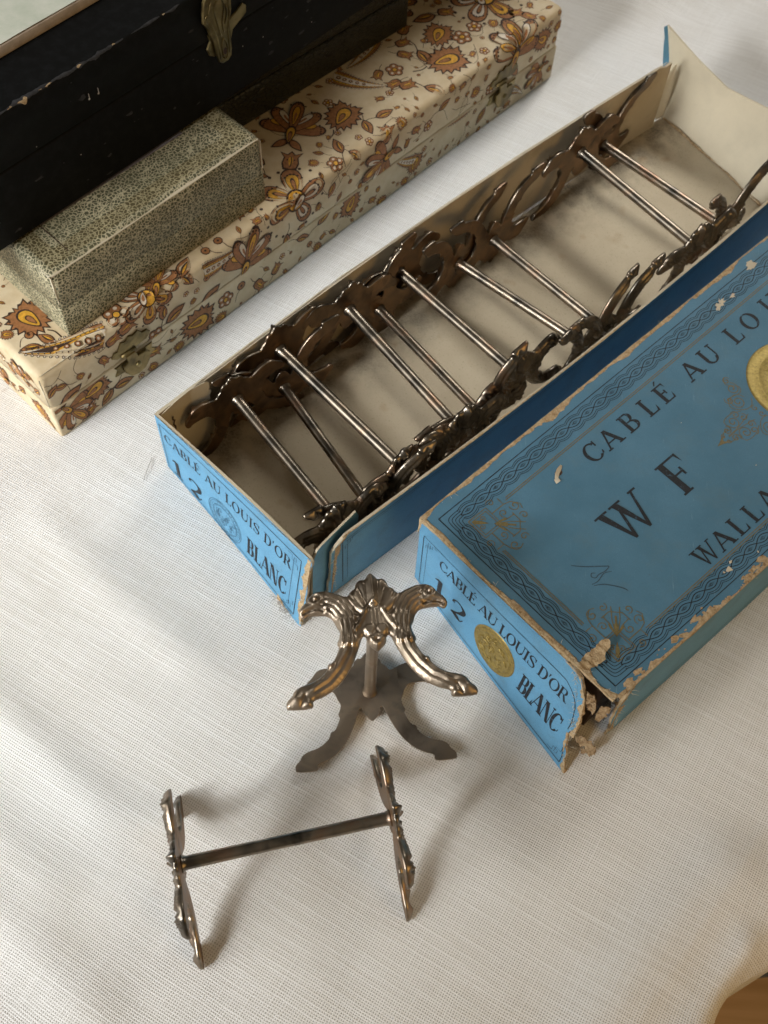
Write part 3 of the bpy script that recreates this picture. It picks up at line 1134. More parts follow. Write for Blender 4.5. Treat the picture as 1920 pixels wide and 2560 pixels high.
m = MB()
frame_lines(m, TE, .16, .22, 7.85, 3.42, .035, PO)
frame_lines(m, TE, .55, .42, 7.5, 3.25, .016, PO, sides='r')
greek(m, TE, 7.72, 3.3, -1, -1, PO)
greek(m, TE, 7.74, .36, -1, 1, PO)
tag(m.build("border_print", INK, endp), kind="stuff")
m = MB()
cx, cy = 3.72, 1.05
for r, w in ((.98, .03), (.9, .02), (.72, .03), (.66, .015)):
    print_on(m, ring(cx, cy, r, r, w, w, 0, 360, 40), TE, PO)
g = np.random.RandomState(4)
for k in range(18):
    aa = g.rand() * 6.28
    rr = .5 * math.sqrt(g.rand())
    print_on(m, spiral(cx + rr * math.cos(aa), cy + rr * math.sin(aa), .14, 1.1, g.rand() * 6, .022, random.choice((1, -1)), 10), TE, PO)
for k in range(30):
    aa = k / 30 * 2 * math.pi
    print_on(m, ribbon([(cx + .75 * math.cos(aa), cy + .75 * math.sin(aa)), (cx + .88 * math.cos(aa), cy + .88 * math.sin(aa))], .02), TE, PO)
tag(m.build("medallion_print", INKB, endp), kind="stuff")
m = MB()
torn_edge(m, TE(0, 3.9), TE(8.2, 3.9), TE(0, 3.4) - TE(0, 3.9), np.array(uL) * .35, .07, .05, 12, .012, minw=.02)
torn_edge(m, TE(8.26, .1), TE(8.26, 3.85), (TE(7, 2) - TE(8, 2)), uL * .8, .30, .16, 14, .025, minw=.06, step=.05)
torn_edge(m, TE(6.9, -.02), TE(8.0, -.2), TE(7, 1) - TE(7, 0), uL, .34, .1, 15, .02, minw=.06, step=.05)
tag(m.build("torn_edge", RAW, endp), kind="stuff")
m = MB()                                           # pulp lint at the torn lower corner
g = np.random.RandomState(11)
for k in range(60):
    p = TE(7.4 + g.randn() * .35, .05 + abs(g.randn()) * .06, .06 + g.rand() * .12)
    p[2] = max(p[2], .03)
    d = g.randn(3) * .09
    d[2] = abs(d[2]) * .5
    m.tube([p, p + d, p + d + g.randn(3) * .05], .008, 4)
tag(m.build("torn_fibre", FUZZ, endp), kind='stuff')

# back side panel (bows outwards)
nB = -uW
Lb = 29.1
backf = bil(A3 + uL * Lb, A3, A3 + uL * Lb - Zv * 3.83, A3 - Zv * 3.83, Lb, 3.85, .42, nB)
m = MB()
olb = [(0, 0), (Lb - .12, 0), (Lb - .12, 3.85), (Lb - 1.9, 3.88), (Lb - 2.3, 3.78), (14, 3.85), (.9, 3.9), (.45, 3.72), (0.05, 3.78)]
sheet(m, olb, backf, TH, cell=.9)
bp = m.build("back_panel", [BLUE, CREAM], tray)
m = MB()
torn_edge(m, backf(.3, 3.86), backf(10, 3.86), -Zv, -nB, .04, .05, 31, .012, minw=.015)
torn_edge(m, backf(10, 3.86), backf(20, 3.86), -Zv, -nB, .04, .05, 32, .012, minw=.015)
torn_edge(m, backf(20, 3.86), backf(Lb - .1, 3.86), -Zv, -nB, .04, .06, 33, .012, minw=.015)
tag(m.build("worn_rim", CREAM2, bp), kind="stuff")
# lining paper flap turned over the near corner of the back panel
m = MB()
lf = lambda x, y, off=0.0: backf(Lb - x, y, -TH - .02 + off)
ol2 = [(.15, .3), (.15, 3.75)] + [(.9, 3.92), (1.5, 3.96), (2.2, 3.9)] + ragged((2.3, 3.85), (2.0, .6), .22, 8) + [(1.9, .3)]
sheet(m, [(x, y) for x, y in ol2][::-1], lambda x, y, off=0.0: lf(x, y, -.03 - .12 * max(0, x - 1.6) * (y > 2.5) - off), .025, 0, 0, .4)
m.build("lining_flap", CREAM2, bp)
m = MB()
print_on(m, ribbon([(.62, 3.3), (.58, 3.1), (.66, 3.0), (.57, 2.8), (.64, 2.6), (.6, 2.45)], .06), lambda x, y, o: lf(x, y, -.07 - o), .01)
m.build("stitch_mark", P_DARK, bp)

# front side panel, starts a little beyond the corner
F0 = B3 + uL * .75
Lf = 27.6
frontf = bil(F0, F0 + uL * Lf, F0 - Zv * 3.88, F0 + uL * Lf - Zv * 3.88, Lf, 3.9, .33, uW)
m = MB()
olf = [(0.05, 0), (Lf, 0), (Lf, 3.9), (18, 3.93), (9, 3.88), (.75, 3.9), (.35, 3.6)] + ragged((.12, 3.3), (0.02, .2), -.14, 21)
sheet(m, olf, frontf, TH, cell=.9)
fp = m.build("front_panel", [BLUE, CREAM], tray)
m = MB()
for off_, w in ((3.62, .028), (3.48, .016)):
    print_on(m, ribbon([(.6 + (3.62 - off_), off_), (5, off_), (12, off_), (20, off_), (Lf - .5, off_)], w, 10), frontf, PO)
print_on(m, ribbon([(.6, .4), (.6, 2, ), (.6, 3.62)], .03, 5), frontf, PO)
print_on(m, ribbon([(.82, .5), (.82, 2, ), (.82, 3.2)], .016, 5), frontf, PO)
greek(m, frontf, .72, 3.5, 1, -1, PO)
tag(m.build("border_print", INK, fp), kind="stuff")
m = MB()
for k in range(4):
    torn_edge(m, frontf(.6 + k * 6.6, 3.9), frontf(.6 + (k + 1) * 6.6, 3.9), -Zv, -uW, .06, .08, 41 + k, .012, minw=.02)
torn_edge(m, frontf(.06, .2), frontf(.3, 3.5), uL, -uW, .36, .1, 47, .025, minw=.06, step=.05)
torn_edge(m, frontf(.3, 3.45), frontf(.8, 3.9), uL * .7 - Zv * .7, -uW, .12, .1, 48, .02)
tag(m.build("torn_edge", RAW, fp), kind="stuff")
# glue tab folded in behind the gap
m = MB()
tabf = bil(B3 + uL * .02 - uW * .13, B3 + uL * 2.5 - uW * .42, B3 + uL * .02 - uW * .13 - Zv * 3.8, B3 + uL * 2.5 - uW * .42 - Zv * 3.8, 2.5, 3.8, 0, uW)
sheet(m, [(0, 0.05), (2.3, .05), (2.5, 3.4), (2.35, 3.85), (.6, 3.85)] + ragged((.4, 3.8), (0, 3.3), .1, 9), tabf, .08)
m.build("glue_tab", [BLUE, CREAM], tray)

# raised far flap
fl_top = [(11.42, 43.9, 4.45), (12.2, 43.55, 3.9), (13.0, 42.9, 3.5), (14.35, 41.66, 3.05), (15.2, 41.15, 3.0), (16.13, 40.54, 3.0), (17.3, 39.2, 2.9), (18.2, 38.0, 2.7)]
fl_bot = [(12.25, 42.95, .1), (12.75, 42.5, .1), (13.4, 41.7, .1), (14.5, 40.15, .1), (15.2, 39.2, .1), (15.86, 38.22, .1), (16.7, 37.1, .1), (17.4, 36.1, .1)]
m = MB()
NR = 8
rows = []
for j in range(NR + 1):
    t_ = j / NR
    rows.append([np.array(b_) * (1 - t_) + np.array(a_) * t_ + uL * (.28 * math.sin(t_ * math.pi)) for a_, b_ in zip(fl_top, fl_bot)])
nfl = len(fl_top)
vv = [p for r in rows for p in r] + [p + uL * .1 for r in rows for p in r]
K = (NR + 1) * nfl
ff = []
for j in range(NR):
    for i in range(nfl - 1):
        q0 = j * nfl + i
        ff.append((q0, q0 + 1, q0 + nfl + 1, q0 + nfl))
m.add(vv, ff, 0)
m.add(vv, [tuple(reversed([k + K for k in f_])) for f_ in ff], 1)
rim = [(NR * nfl + i, NR * nfl + i + 1) for i in range(nfl - 1)]
m.add(vv, [(a_, b_, b_ + K, a_ + K) for a_, b_ in rim], 0)
m.add(vv, [((j + 1) * nfl, j * nfl, j * nfl + K, (j + 1) * nfl + K) for j in range(NR)], 1)
flap = m.build("end_flap", [CREAM2, BLUE], tray, True)
m = MB()                                           # torn glue tabs standing at its left edge
c0, c1 = np.array(fl_bot[0]), np.array(fl_top[0])
bl = [c0 + np.array([-.35, -.2, 0]), c0 + np.array([-.62, -.25, 1.2]), c0 + np.array([-.52, 0, 2.3]), c0 + np.array([-.1, .2, 2.9]), c0 + np.array([.0, .05, 1.5]), c0 + np.array([-.05, -.05, .1])]
m.poly(bl)
m.poly([p + np.array([.05, .03, 0]) for p in reversed(bl)])
m.build("glue_tab", CREAM2, tray)
m = MB()
edge = [c0 * (1 - t_) + c1 * t_ + uL * (.28 * math.sin(t_ * math.pi)) for t_ in np.linspace(.12, 1, 10)]
j1 = jag(10, .16, 77)
left = [p + np.array([-.16 - j1[i] * .8, -.10, -.05]) for i, p in enumerate(edge)]
m.add(edge + left, [(i, i + 1, 11 + i, 10 + i) for i in range(9)])
m.add([p + np.array([.02, .05, 0]) for p in edge + left], [(10 + i, 11 + i, i + 1, i) for i in range(9)])
m.build("torn_strip", BLUE, flap)
m = MB()
torn_edge(m, np.array(fl_bot[0]) + Zv * .03, np.array(fl_bot[3]) + Zv * .03, -uL, Zv, .1, .12, 61, .02)
torn_edge(m, np.array(fl_bot[3]) + Zv * .03, np.array(fl_bot[7]) + Zv * .03, -uL, Zv, .08, .1, 62, .02)
tag(m.build("torn_hinge", RAW, flap), kind="stuff")


# ------------------------------------------------------------------ blue lid
lid = thing("blue_box", "blue printed box lid with gold seals, W F lettering and a burst front corner", "box", (12, 22, 0))
HL = 4.5
a3 = np.array([1.23, 17.49, HL])
b3 = np.array([7.52, 11.41, HL])
lu = np.array([.693, .72, 0])
lu /= np.linalg.norm(lu)
lw = np.array([lu[1], -lu[0], 0])
LT = 28.9


def LTop(l, w, off=0.0):
    s = min(max(l / LT, 0), 1)
    fr = w / 8.75
    bow = .38 * math.sin(math.pi * s) * fr
    sag = -.10 * math.sin(math.pi * s) * math.sin(math.pi * min(max(fr, 0), 1))
    return np.array([a3[0], a3[1], HL + off + sag]) + lu * l + lw * (w + bow)


m = MB()
sheet(m, [(0, 0), (LT, 0), (LT, 8.75), (6, 8.77), (.6, 8.74), (.02, 8.6), (0.05, 7.6), (0, 5)][::-1], lambda x, y, off=0.0: LTop(x, y, off), .12, 0, 1, 1.1)
top = m.build("top_panel", [BLUED, RAW], lid)
for p_ in top.data.polygons:
    pass
m = MB()
TP = lambda x, y, o: LTop(x, y, o)
flipY = lambda base: (lambda x, y, o: LTop(x, base - y, o))
heads = [5.98, 6.86, 7.96, 9.02, 9.88, None, 11.38, 12.42, None, 13.98, 14.86, 16.15, 17.2, 17.75, None, 19.2, 20.1, 20.4, 21.4]
letters("CABLÉ AU LOUIS D'OR", 0, 0, 0, .74, .17, .075, .085, 1.17, [h if h is not None else 0 for h in heads], flipY(2.46), top)
letters("WF", 0, 0, 0, 1.38, .16, .055, .06, 1.24, [4.36, 7.36], flipY(5.30), top)
letters("WALLA", 0, 0, 0, .70, .17, .06, .075, 1.18, [5.74, 6.68, 7.60, 8.38, 9.14], flipY(7.53), top)
# black guilloche border and line
m = MB()
w0, w1, l0 = .46, 8.40, .42
print_on(m, ribbon([(l0, w0), (5, w0), (12, w0), (20, w0), (LT - .4, w0)], .03, 10), TP, PO)
print_on(m, ribbon([(l0, w1), (5, w1), (12, w1), (20, w1), (LT - .4, w1)], .03, 10), TP, PO)
print_on(m, ribbon([(l0, w0), (l0, 4), (l0, w1)], .03, 10), TP, PO)


def braid(mb, P0, P1, mapf, lam=.66):
    P0, P1 = np.array(P0, float), np.array(P1, float)
    L = np.linalg.norm(P1 - P0)
    d = (P1 - P0) / L
    n_ = np.array([-d[1], d[0]])
    N = int(L / lam) * 12
    xs = np.linspace(0, L, N)
    lam2 = L / max(1, int(L / lam))
    for sg in (1, -1):
        for k, wd in ((0, .03), (1, .02), (2, .02)):
            y = sg * (.055 + k * .065 + .10 * np.abs(np.sin(math.pi * xs / lam2)) ** .8) if k else sg * .12 * np.sin(math.pi * xs / lam2)
            print_on(mb, ribbon([P0 + d * x + n_ * q for x, q in zip(xs, y)], wd), mapf, PO)
    for c in range(int(L / lam2)):
        x = (c + .5) * lam2
        for r in (.5, .25):
            D = [P0 + d * (x - lam2 * .42 * r), P0 + d * x + n_ * .10 * r, P0 + d * (x + lam2 * .42 * r), P0 + d * x - n_ * .10 * r]
            D.append(D[0])
            print_on(mb, ribbon(D, .014), mapf, PO)


braid(m, (1.1, .86), (LT - 1, .86), TP)
braid(m, (1.1, 8.02), (LT - 1, 8.02), TP)
braid(m, (.80, 1.2), (.80, 7.7), TP)
for cx_, cy_, sgn in ((.80, .86, 1), (.80, 8.02, -1)):
    for k in range(5):
        rr = .30 - k * .065 + .15
        pts = [(cx_ - .22 + k * .09, cy_ + sgn * .45), (cx_ - .2 + k * .09, cy_ + sgn * (-.05 + k * .07)), (cx_ - .05 + k * .07, cy_ + sgn * (-.2 + k * .09)), (cx_ + .40, cy_ + sgn * (-.22 + k * .09))]
        print_on(m, ribbon(pts, .022, 5), TP, PO)
tag(m.build("border_print", INK, top), kind="stuff")
# gold inner line, corner ornaments and scrolls
m = MB()


def gline(P, w=.026):
    print_on(m, ribbon(P, w * 1.3), TP, PO)


for o_ in (0, .075):
    gline([(2.72 - o_, 1.36 + o_), (10, 1.36 + o_), (20, 1.36 + o_), (LT - 2.5, 1.36 + o_)], .022)
    gline([(2.72 - o_, 7.75 - o_), (10, 7.75 - o_), (20, 7.75 - o_), (LT - 2.5, 7.75 - o_)], .022)
    gline([(1.18 + o_, 2.72), (1.18 + o_, 4.5), (1.18 + o_, 6.3)], .022)


def corner_orn(cx, cy, sy):
    """square with an open inner corner, crossed bands and curling tendrils; local x runs inwards along the lid, y inwards across"""
    def q(P, w=.028):
        gline([(cx + a_, cy + sy * b_) for a_, b_ in P], w)

    def sp(x, y, r, tr, a0, fl=1, w=.022):
        print_on(m, spiral(0, 0, r, tr, a0, w, fl, 18), lambda X, Y, o: LTop(cx + x + X, cy + sy * (y + Y), o), PO)

    def drop(x, y, an, ln, wd):
        pts = [(x + math.cos(an) * t_ * ln - math.sin(an) * s_, y + math.sin(an) * t_ * ln + math.cos(an) * s_) for t_, s_ in ((0, 0), (.5, wd / 2), (.8, wd / 2), (1, 0), (.8, -wd / 2), (.5, -wd / 2))]
        m.poly([LTop(cx + a_, cy + sy * b_, PO) for a_, b_ in (pts if sy > 0 else pts[::-1])])
    for e_ in (0, .09):
        q([(-.52 + e_, -.52 + e_), (.30 - e_, -.52 + e_), (.30 - e_, .30 - e_), (-.52 + e_, .30 - e_), (-.52 + e_, -.52 + e_)], .026)
    q([(.30, -.22), (.86, -.22), (.86, -.52)], .026)
    q([(-.22, .30), (-.22, .86), (-.52, .86)], .026)
    q([(.30, .30), (.62, .62)], .05)
    for s_ in (0, 1):
        sw = (lambda P: [(b_, a_) for a_, b_ in P]) if s_ else (lambda P: P)
        q(sw([(.1, .1), (.5, .25), (.85, .28)]), .022)
        q(sw([(.1, .1), (.6, .42), (.95, .75)]), .022)
    q([(.86, .20), (.86, .56), (.56, .86), (.20, .86)], .022)
    for x_, y_, r_2, tr_, a_0, f_ in [(.62, .02, .17, 1.2, 2, 1), (.02, .62, .17, 1.2, 2.6, -1), (1.12, .05, .2, 1.2, 3.6, -1), (.05, 1.12, .2, 1.2, 1.1, 1), (1.10, .52, .16, 1.1, 4, 1), (.52, 1.10, .16, 1.1, .5, -1), (-.3, -.08, .11, 1.2, 0, 1), (-.08, -.3, .11, 1.2, 1.5, -1), (.55, -.55, .16, 1.2, 3.4, 1), (-.55, .55, .16, 1.2, 1.3, -1)]:
        sp(x_, y_, r_2, tr_, a_0, f_)
    for P in ([(.86, -.22), (1.12, -.15), (1.32, .12), (1.25, .30)], [(-.22, .86), (-.15, 1.12), (.12, 1.32), (.30, 1.25)]):
        q(P, .02)
    drop(-.02, -.02, math.radians(225), .58, .14)
    drop(.12, .12, math.radians(45), .5, .12)
    drop(.2, .12, math.radians(15), .4, .06)
    drop(.12, .2, math.radians(75), .4, .06)


corner_orn(1.62, 1.72, 1)
corner_orn(1.62, 7.38, -1)
CS = (14.35, 4.95)
for sy in (1, -1):
    for (x, y, r, tr, a0, fl) in [(-1.95, 1.55, .16, 1.3, 0, 1), (-2.05, 1.20, .26, 1.5, 1, -1), (-2.55, .95, .18, 1.3, 2, 1), (-2.35, .70, .34, 1.9, 0, 1), (-2.9, .42, .17, 1.2, 2, -1), (-3.2, .28, .26, 1.5, 3, 1), (-3.65, .20, .18, 1.3, 1, -1), (-2.75, .18, .16, 1.2, 1, -1), (-3.95, .12, .09, 1.0, 1, 1), (-2.1, .15, .13, 1.1, 1, 1)]:
        print_on(m, spiral(0, 0, r, tr, a0, .024, fl, 20), lambda X, Y, o: LTop(CS[0] + x + X, CS[1] - .2 + sy * (y + Y), o), PO)
    for P in ([(-1.9, 1.7), (-2.1, 1.45), (-1.8, 1.1), (-2.0, .9), (-2.5, 1.0), (-2.75, .7), (-2.45, .35), (-2.1, .3), (-1.85, .5)],
              [(-2.6, .4), (-3.0, .55), (-3.45, .5), (-3.5, .15), (-3.8, .22), (-4.1, .05), (-4.4, 0)], [(-2.5, .15), (-2.9, .08), (-3.3, .02), (-3.8, .02)]):
        print_on(m, ribbon([(CS[0] + a_, CS[1] - .2 + sy * b_) for a_, b_ in P], .024, 4), TP, PO)
gl_ = [(-4.45, 0), (-4.2, .07), (-4.0, .16), (-4.1, 0), (-4.0, -.16), (-4.2, -.07)]
m.poly([LTop(CS[0] + a_, CS[1] - .2 + b_, PO) for a_, b_ in gl_])
tag(m.build("gold_ornament_print", GOLDINK, top), kind="stuff")


def seal(name, f, cx, cy, r, parent, seed, rot=0.0):
    mb = MB()
    prof = [(0, .035), (.30, .035), (.55, .03), (.72, .03), (.75, .055), (.79, .055), (.82, .025), (.95, .03), (.97, .05), (1.0, .012)]
    N = 72
    rows = []
    gg = np.random.RandomState(seed)
    for rr, hh in prof[1:]:
        row = []
        for k in range(N):
            aa = 2 * math.pi * k / N + rot
            hz = hh + (.018 if (.81 < rr < .96 and k % 2) else 0)
            row.append(f(cx + r * rr * math.cos(aa), cy + r * rr * math.sin(aa), hz))
        rows.append(row)
    mb.add([q for row in rows for q in row] + [f(cx, cy, .035)],
           [(j * N + k, j * N + (k + 1) % N, (j + 1) * N + (k + 1) % N, (j + 1) * N + k) for j in range(len(rows) - 1) for k in range(N)] +
           [(k, len(rows) * N, (k + 1) % N) for k in range(N)])
    for k in range(34):
        aa, q = gg.rand() * 6.28, .62 * math.sqrt(gg.rand())
        x, y = cx + r * q * math.cos(aa), cy + r * q * math.sin(aa)
        P = []
        a0 = gg.rand() * 6.28
        for s_ in range(6):
            a0 += gg.randn() * .6
            x += math.cos(a0) * r * .055
            y += math.sin(a0) * r * .055
            P.append(f(x, y, .038))
        mb.tube(P, [.3 * r * .05, r * .026, r * .03, r * .03, r * .022, r * .008], 6)
    return mb.build(name, GOLDSEAL, parent, True)


seal("gold_seal", lambda x, y, o: LTop(x, y, o), CS[0], CS[1], 1.86, top, 3)
m = MB()
for P in ([(2.5, 4.58), (2.75, 4.85), (3.05, 5.1), (3.35, 5.34), (3.42, 5.42), (3.2, 5.45), (2.95, 5.40), (2.78, 5.42), (2.70, 5.30), (2.8, 5.22), (2.9, 5.3)], [(2.50, 5.50), (2.75, 5.55), (3.1, 5.48), (3.35, 5.6)], [(2.52, 5.58), (2.8, 5.75), (3.05, 6.05), (3.2, 6.3), (3.22, 6.42)]):
    print_on(m, ribbon(P, [.02] + [.032] * (len(P) - 2) + [.02], 4), TP, PO)
tag(m.build("pencil_mark", PENCIL, top), kind="stuff")
# wear: chips and torn paper on the top
m = MB()
g = np.random.RandomState(17)
for (l, w, r) in [(14.98, .91, .17), (15.15, .85, .12), (14.8, 1.0, .1), (6.35, 8.05, .10), (6.6, 7.9, .08), (7.6, 8.25, .07), (6.1, 8.0, .05), (15.7, .95, .10), (10.3, 6.1, .035), (17.5, .5, .2), (18.6, 8.2, .15), (21.5, 6.1, .12), (9.7, 3.3, .02)]:
    for k in range(2 if r > .09 else 1):
        c_ = [(l + g.randn() * r * .4 + r * (.5 + g.rand() * .6) * math.cos(q), w + g.randn() * r * .2 + r * .8 * (.5 + g.rand() * .6) * math.sin(q)) for q in np.linspace(0, 6.0, 9)]
        m.poly([LTop(x, y, .018 + .006 * k) for x, y in c_])
tag(m.build("paper_chip", CREAM2, top), kind="stuff")
m = MB()                                           # torn dent with raised lips
cl, cw = 4.72, 1.86
m.poly([LTop(cl + .16 * math.cos(q) + .1, cw + .11 * math.sin(q) + .02, .015) for q in np.linspace(0, 5.8, 9)])
dent = m.build("puncture_hole", P_DARK, top)
m = MB()
lip = [LTop(cl + x, cw + y, z) for x, y, z in ((-.2, .12, .02), (-.05, -.02, .09), (.12, -.1, .12), (.34, -.14, .10), (.42, -.1, .02), (.30, -.02, .03), (.1, .06, .03), (-.05, .15, .02))]
m.poly(lip)
m.poly([LTop(cl + x, cw + y, z) for x, y, z in ((-.22, .1, .02), (-.3, .28, .05), (-.12, .3, .09), (-.05, .16, .02))])
m.build("torn_lip", CREAM2, top)

LE = bil(a3 - Zv * .12 - lu * .0, b3 - Zv * .12, (1.3, 17.39, .02), (6.72, 10.36, .02), 8.75, 4.4, .04)
m = MB()
ole = [(0, 0.05), (.05, 4.38), (3, 4.4), (7.1, 4.4)] + [(7.5, 4.25), (7.95, 3.6), (8.12, 2.9)] + ragged((8.2, 2.6), (8.30, 1.75), -.18, 4) + ragged((8.1, 1.7), (8.28, .8), .14, 6) + ragged((8.5, .6), (8.72, .02), -.12, 7) + [(8.6, 0), (5, .03), (2, 0)]
sheet(m, ole[::-1], LE, .1)
lend = m.build("end_panel", [BLUE, RAW], lid)
letters("CABLÉ AU LOUIS D'OR", 1.16, 7.50, 2.70, .59, .14, .055, .08, .84, None, LE, lend)
letters("12", 1.0, 2.85, .92, 1.02, .20, .05, .10, 1.0, None, LE, lend, "numeral")
letters("BLANC", 5.72, 7.80, 1.10, .98, .125, .05, .05, .56, None, LE, lend)
m = MB()
frame_lines(m, LE, .28, .24, 8.4, 3.66, .03, PO, sides='lb')
print_on(m, ribbon([(.28, 3.66), (3, 3.66), (6.6, 3.68), (7.3, 3.55), (7.75, 3.1), (7.98, 2.35), (8.02, 1.85)], .028, 8), LE, PO)
print_on(m, ribbon([(8.4, .24), (8.36, .6), (8.22, .95)], .03, 4), LE, PO)
frame_lines(m, LE, .52, .42, 8.1, 3.45, .014, PO, sides='l')
greek(m, LE, .42, 3.52, 1, -1, PO)
greek(m, LE, 8.25, .36, -1, 1, PO)
tag(m.build("border_print", INK, lend), kind="stuff")
seal("gold_seal", lambda x, y, o: LE(x, y, o), 4.38, 1.60, 1.02, lend, 8)

# front side panel in the shade
LF = LT - .6
fp0 = LTop(.55, 8.75) - Zv * .12
lfr = bil(fp0, LTop(LT, 8.75) - Zv * .12, LTop(.4, 8.95) * np.array([1, 1, 0]), LTop(LT, 8.95) * np.array([1, 1, 0]), LF, 4.4, .38, lw)
m = MB()
sheet(m, ([(.35, 0.02), (LF, .02), (LF, 4.38), (.5, 4.38)] + ragged((.35, 4.2), (.1, 3.0), -.12, 2) + ragged((.15, 2.9), (.45, .3), -.15, 3)), lfr, .1)
lfp = m.build("front_panel", [BLUE, RAW], lid)
m = MB()
for y_ in (.55, .72):
    print_on(m, ribbon([(1.0, y_), (8, y_), (16, y_), (LF - .5, y_)], .03, 12), lfr, PO)
tag(m.build("border_print", INK, lfp), kind="stuff")
m = MB()
bkf = bil(a3 + lu * LT - Zv * .12, a3 - Zv * .12, a3 * np.array([1, 1, 0]) + lu * LT, a3 * np.array([1, 1, 0]), LT, 4.4, 0, -lw)
sheet(m, [(0, 0), (LT - .12, 0), (LT - .12, 4.38), (0, 4.38)], bkf, .1, cell=1.5)
m.build("back_panel", [BLUE, RAW], lid)
m = MB()
oe = bil(b3 + lu * LT - Zv * .12, a3 + lu * LT - Zv * .12, (b3 + lu * LT) * np.array([1, 1, 0]), (a3 + lu * LT) * np.array([1, 1, 0]), 8.75, 4.4, 0, lu)
sheet(m, [(0.1, 0), (8.6, 0), (8.6, 4.38), (.1, 4.38)], oe, .1, cell=1.5)
m.build("end_panel", [BLUE, RAW], lid)
# worn raw edges
m = MB()
nseg = 6
for k in range(nseg):
    l0_, l1_ = k * LT / nseg, (k + 1) * LT / nseg
    torn_edge(m, LTop(l0_, 0.0), LTop(l1_, 0.0), lw, -Zv, .24 if k < 4 else .15, .2, 100 + k, .022, minw=.07)
    if k > 0:
        torn_edge(m, LTop(l0_, 8.76), LTop(l1_, 8.76), -lw, -Zv, .12, .3, 120 + k, .022, minw=.04)
torn_edge(m, LTop(.2, 8.76), LTop(LT / nseg, 8.76), -lw, -Zv, .16, .34, 130, .024, minw=.12)
torn_edge(m, LTop(0, 0), LTop(0, 4.2), lu, -Zv, .22, .30, 140, .024, minw=.10)
torn_edge(m, LTop(0, 4.2), LTop(0.03, 7.0), lu, -Zv, .18, .36, 141, .024, minw=.12)
torn_edge(m, LTop(0.03, 6.9), LTop(.02, 8.7), lu, -Zv, .30, .30, 142, .03, minw=.10)
torn_edge(m, a3 - Zv * .1, a3 - Zv * 1.0, lw, lu, .18, .12, 143, .02)
tag(m.build("torn_edge", RAW, lid), kind="stuff")
m = MB()                                           # islands of lost blue paper along the front edge
g = np.random.RandomState(33)
for k in range(90):
    l = .8 + abs(g.rand()) * 15
    w = 8.72 - abs(g.randn()) * .16
    r = .02 + g.rand() ** 2 * .10
    m.poly([LTop(l + r * 1.8 * (.5 + g.rand()) * math.cos(q), min(8.78, w + r * (.5 + g.rand()) * math.sin(q)), .016) for q in np.linspace(0, 5.5, 7)])
tag(m.build("scuff_spot", RAW, lid), kind='stuff')


# burst corner: crumpled, torn layers of card
def crumple(name, outline, centre, ax, ay, nz, amp, seed, mat, parent, thick=.05, curl=0.0):
    O = np.array(densify(outline, .07))
    gg = np.random.RandomState(seed)
    O = O + gg.randn(*O.shape) * .018
    x0, y0 = O.min(0)
    x1, y1 = O.max(0)
    gx, gy = np.meshgrid(np.arange(x0, x1, .09), np.arange(y0, y1, .09))
    G = np.stack([gx.ravel(), gy.ravel()], 1) + gg.randn(gx.size, 2) * .015
    G = G[inside(G, O)]
    if len(G):
        d, _, _ = seg_dist(G, O)
        G = G[d > .04]
    P = np.concatenate([O, G])
    n = len(O)
    vs, es, fs, *_ = delaunay_2d_cdt([Vector(p) for p in P.tolist()], [(i, (i + 1) % n) for i in range(n)], [], 0, 1e-5)
    V = np.array([tuple(v) for v in vs])
    T = [f_ for f_ in fs if len(f_) == 3]
    ins = inside(V[np.array(T)].mean(1), O)
    T = [t_ for t_, k in zip(T, ins) if k]
    hz = np.zeros(len(V))
    for k in range(7):
        d_ = gg.randn(2)
        d_ /= np.linalg.norm(d_)
        hz += np.abs(((V @ d_) * (1.2 + gg.rand() * 2.4) + gg.rand()) % 1 - .5) * amp * (.5 + gg.rand()) / 2.2
    hz += curl * (V[:, 0] ** 2)
    ax, ay, nz = (np.array(q, float) / np.linalg.norm(np.array(q, float)) for q in (ax, ay, nz))
    V = V * .70
    hz = hz * 1.15
    pts = [np.array(centre) + ax * x + ay * y + nz * h for (x, y), h in zip(V, hz)]
    mb = MB()
    k = len(V)
    eu = set()
    for t_ in T:
        for q in range(3):
            eu.add((t_[q], t_[(q + 1) % 3]))
    fcs = [tuple(t_) for t_ in T] + [tuple(reversed([q + k for q in t_])) for t_ in T] + [(q, p, p + k, q + k) for p, q in eu if (q, p) not in eu]
    mb.add(pts + [p - nz * thick for p in pts], fcs)
    return mb.build(name, mat, parent)


en = -lu
c_ = LTop(.6, 7.35) + Zv * .07
crumple("torn_flake", [(-1.0, -.05), (-.75, -.28), (-.2, -.40), (.35, -.34), (.8, -.42), (1.05, -.2), (.9, .05), (.5, .12), (.25, .38), (-.3, .30), (-.7, .22)], c_, lu * .96 + lw * .05, lw, Zv, .11, 3, RAW, lid, .02, .10)
crumple("torn_flake", [(-.16, -.9), (.2, -.8), (.28, .2), (.1, 1.0), (-.12, .9), (-.22, .1)], b3 + en * .03 - lw * .62 - Zv * .95, lw * .9 + lu * .3, -Zv + lw * .25, en + lw * .4, .16, 5, RAW2, lid, .03)
crumple("torn_flake", [(-.2, -.9), (.25, -.8), (.22, .3), (.1, 1.2), (-.15, 1.1), (-.25, .2)], b3 + lu * .18 - lw * .22 - Zv * 1.5, lw * .8 + lu * .6, -Zv, en + lw * .9, .16, 7, RAW2, lid, .03)
crumple("torn_flake", [(-.5, -.3), (.4, -.4), (.62, .1), (.35, .42), (-.2, .28), (-.6, .25)], np.array([7.28, 11.12, 1.5]), lw, -Zv + en * .3, en + lw * .5, .22, 9, RAW2, lid, .03)
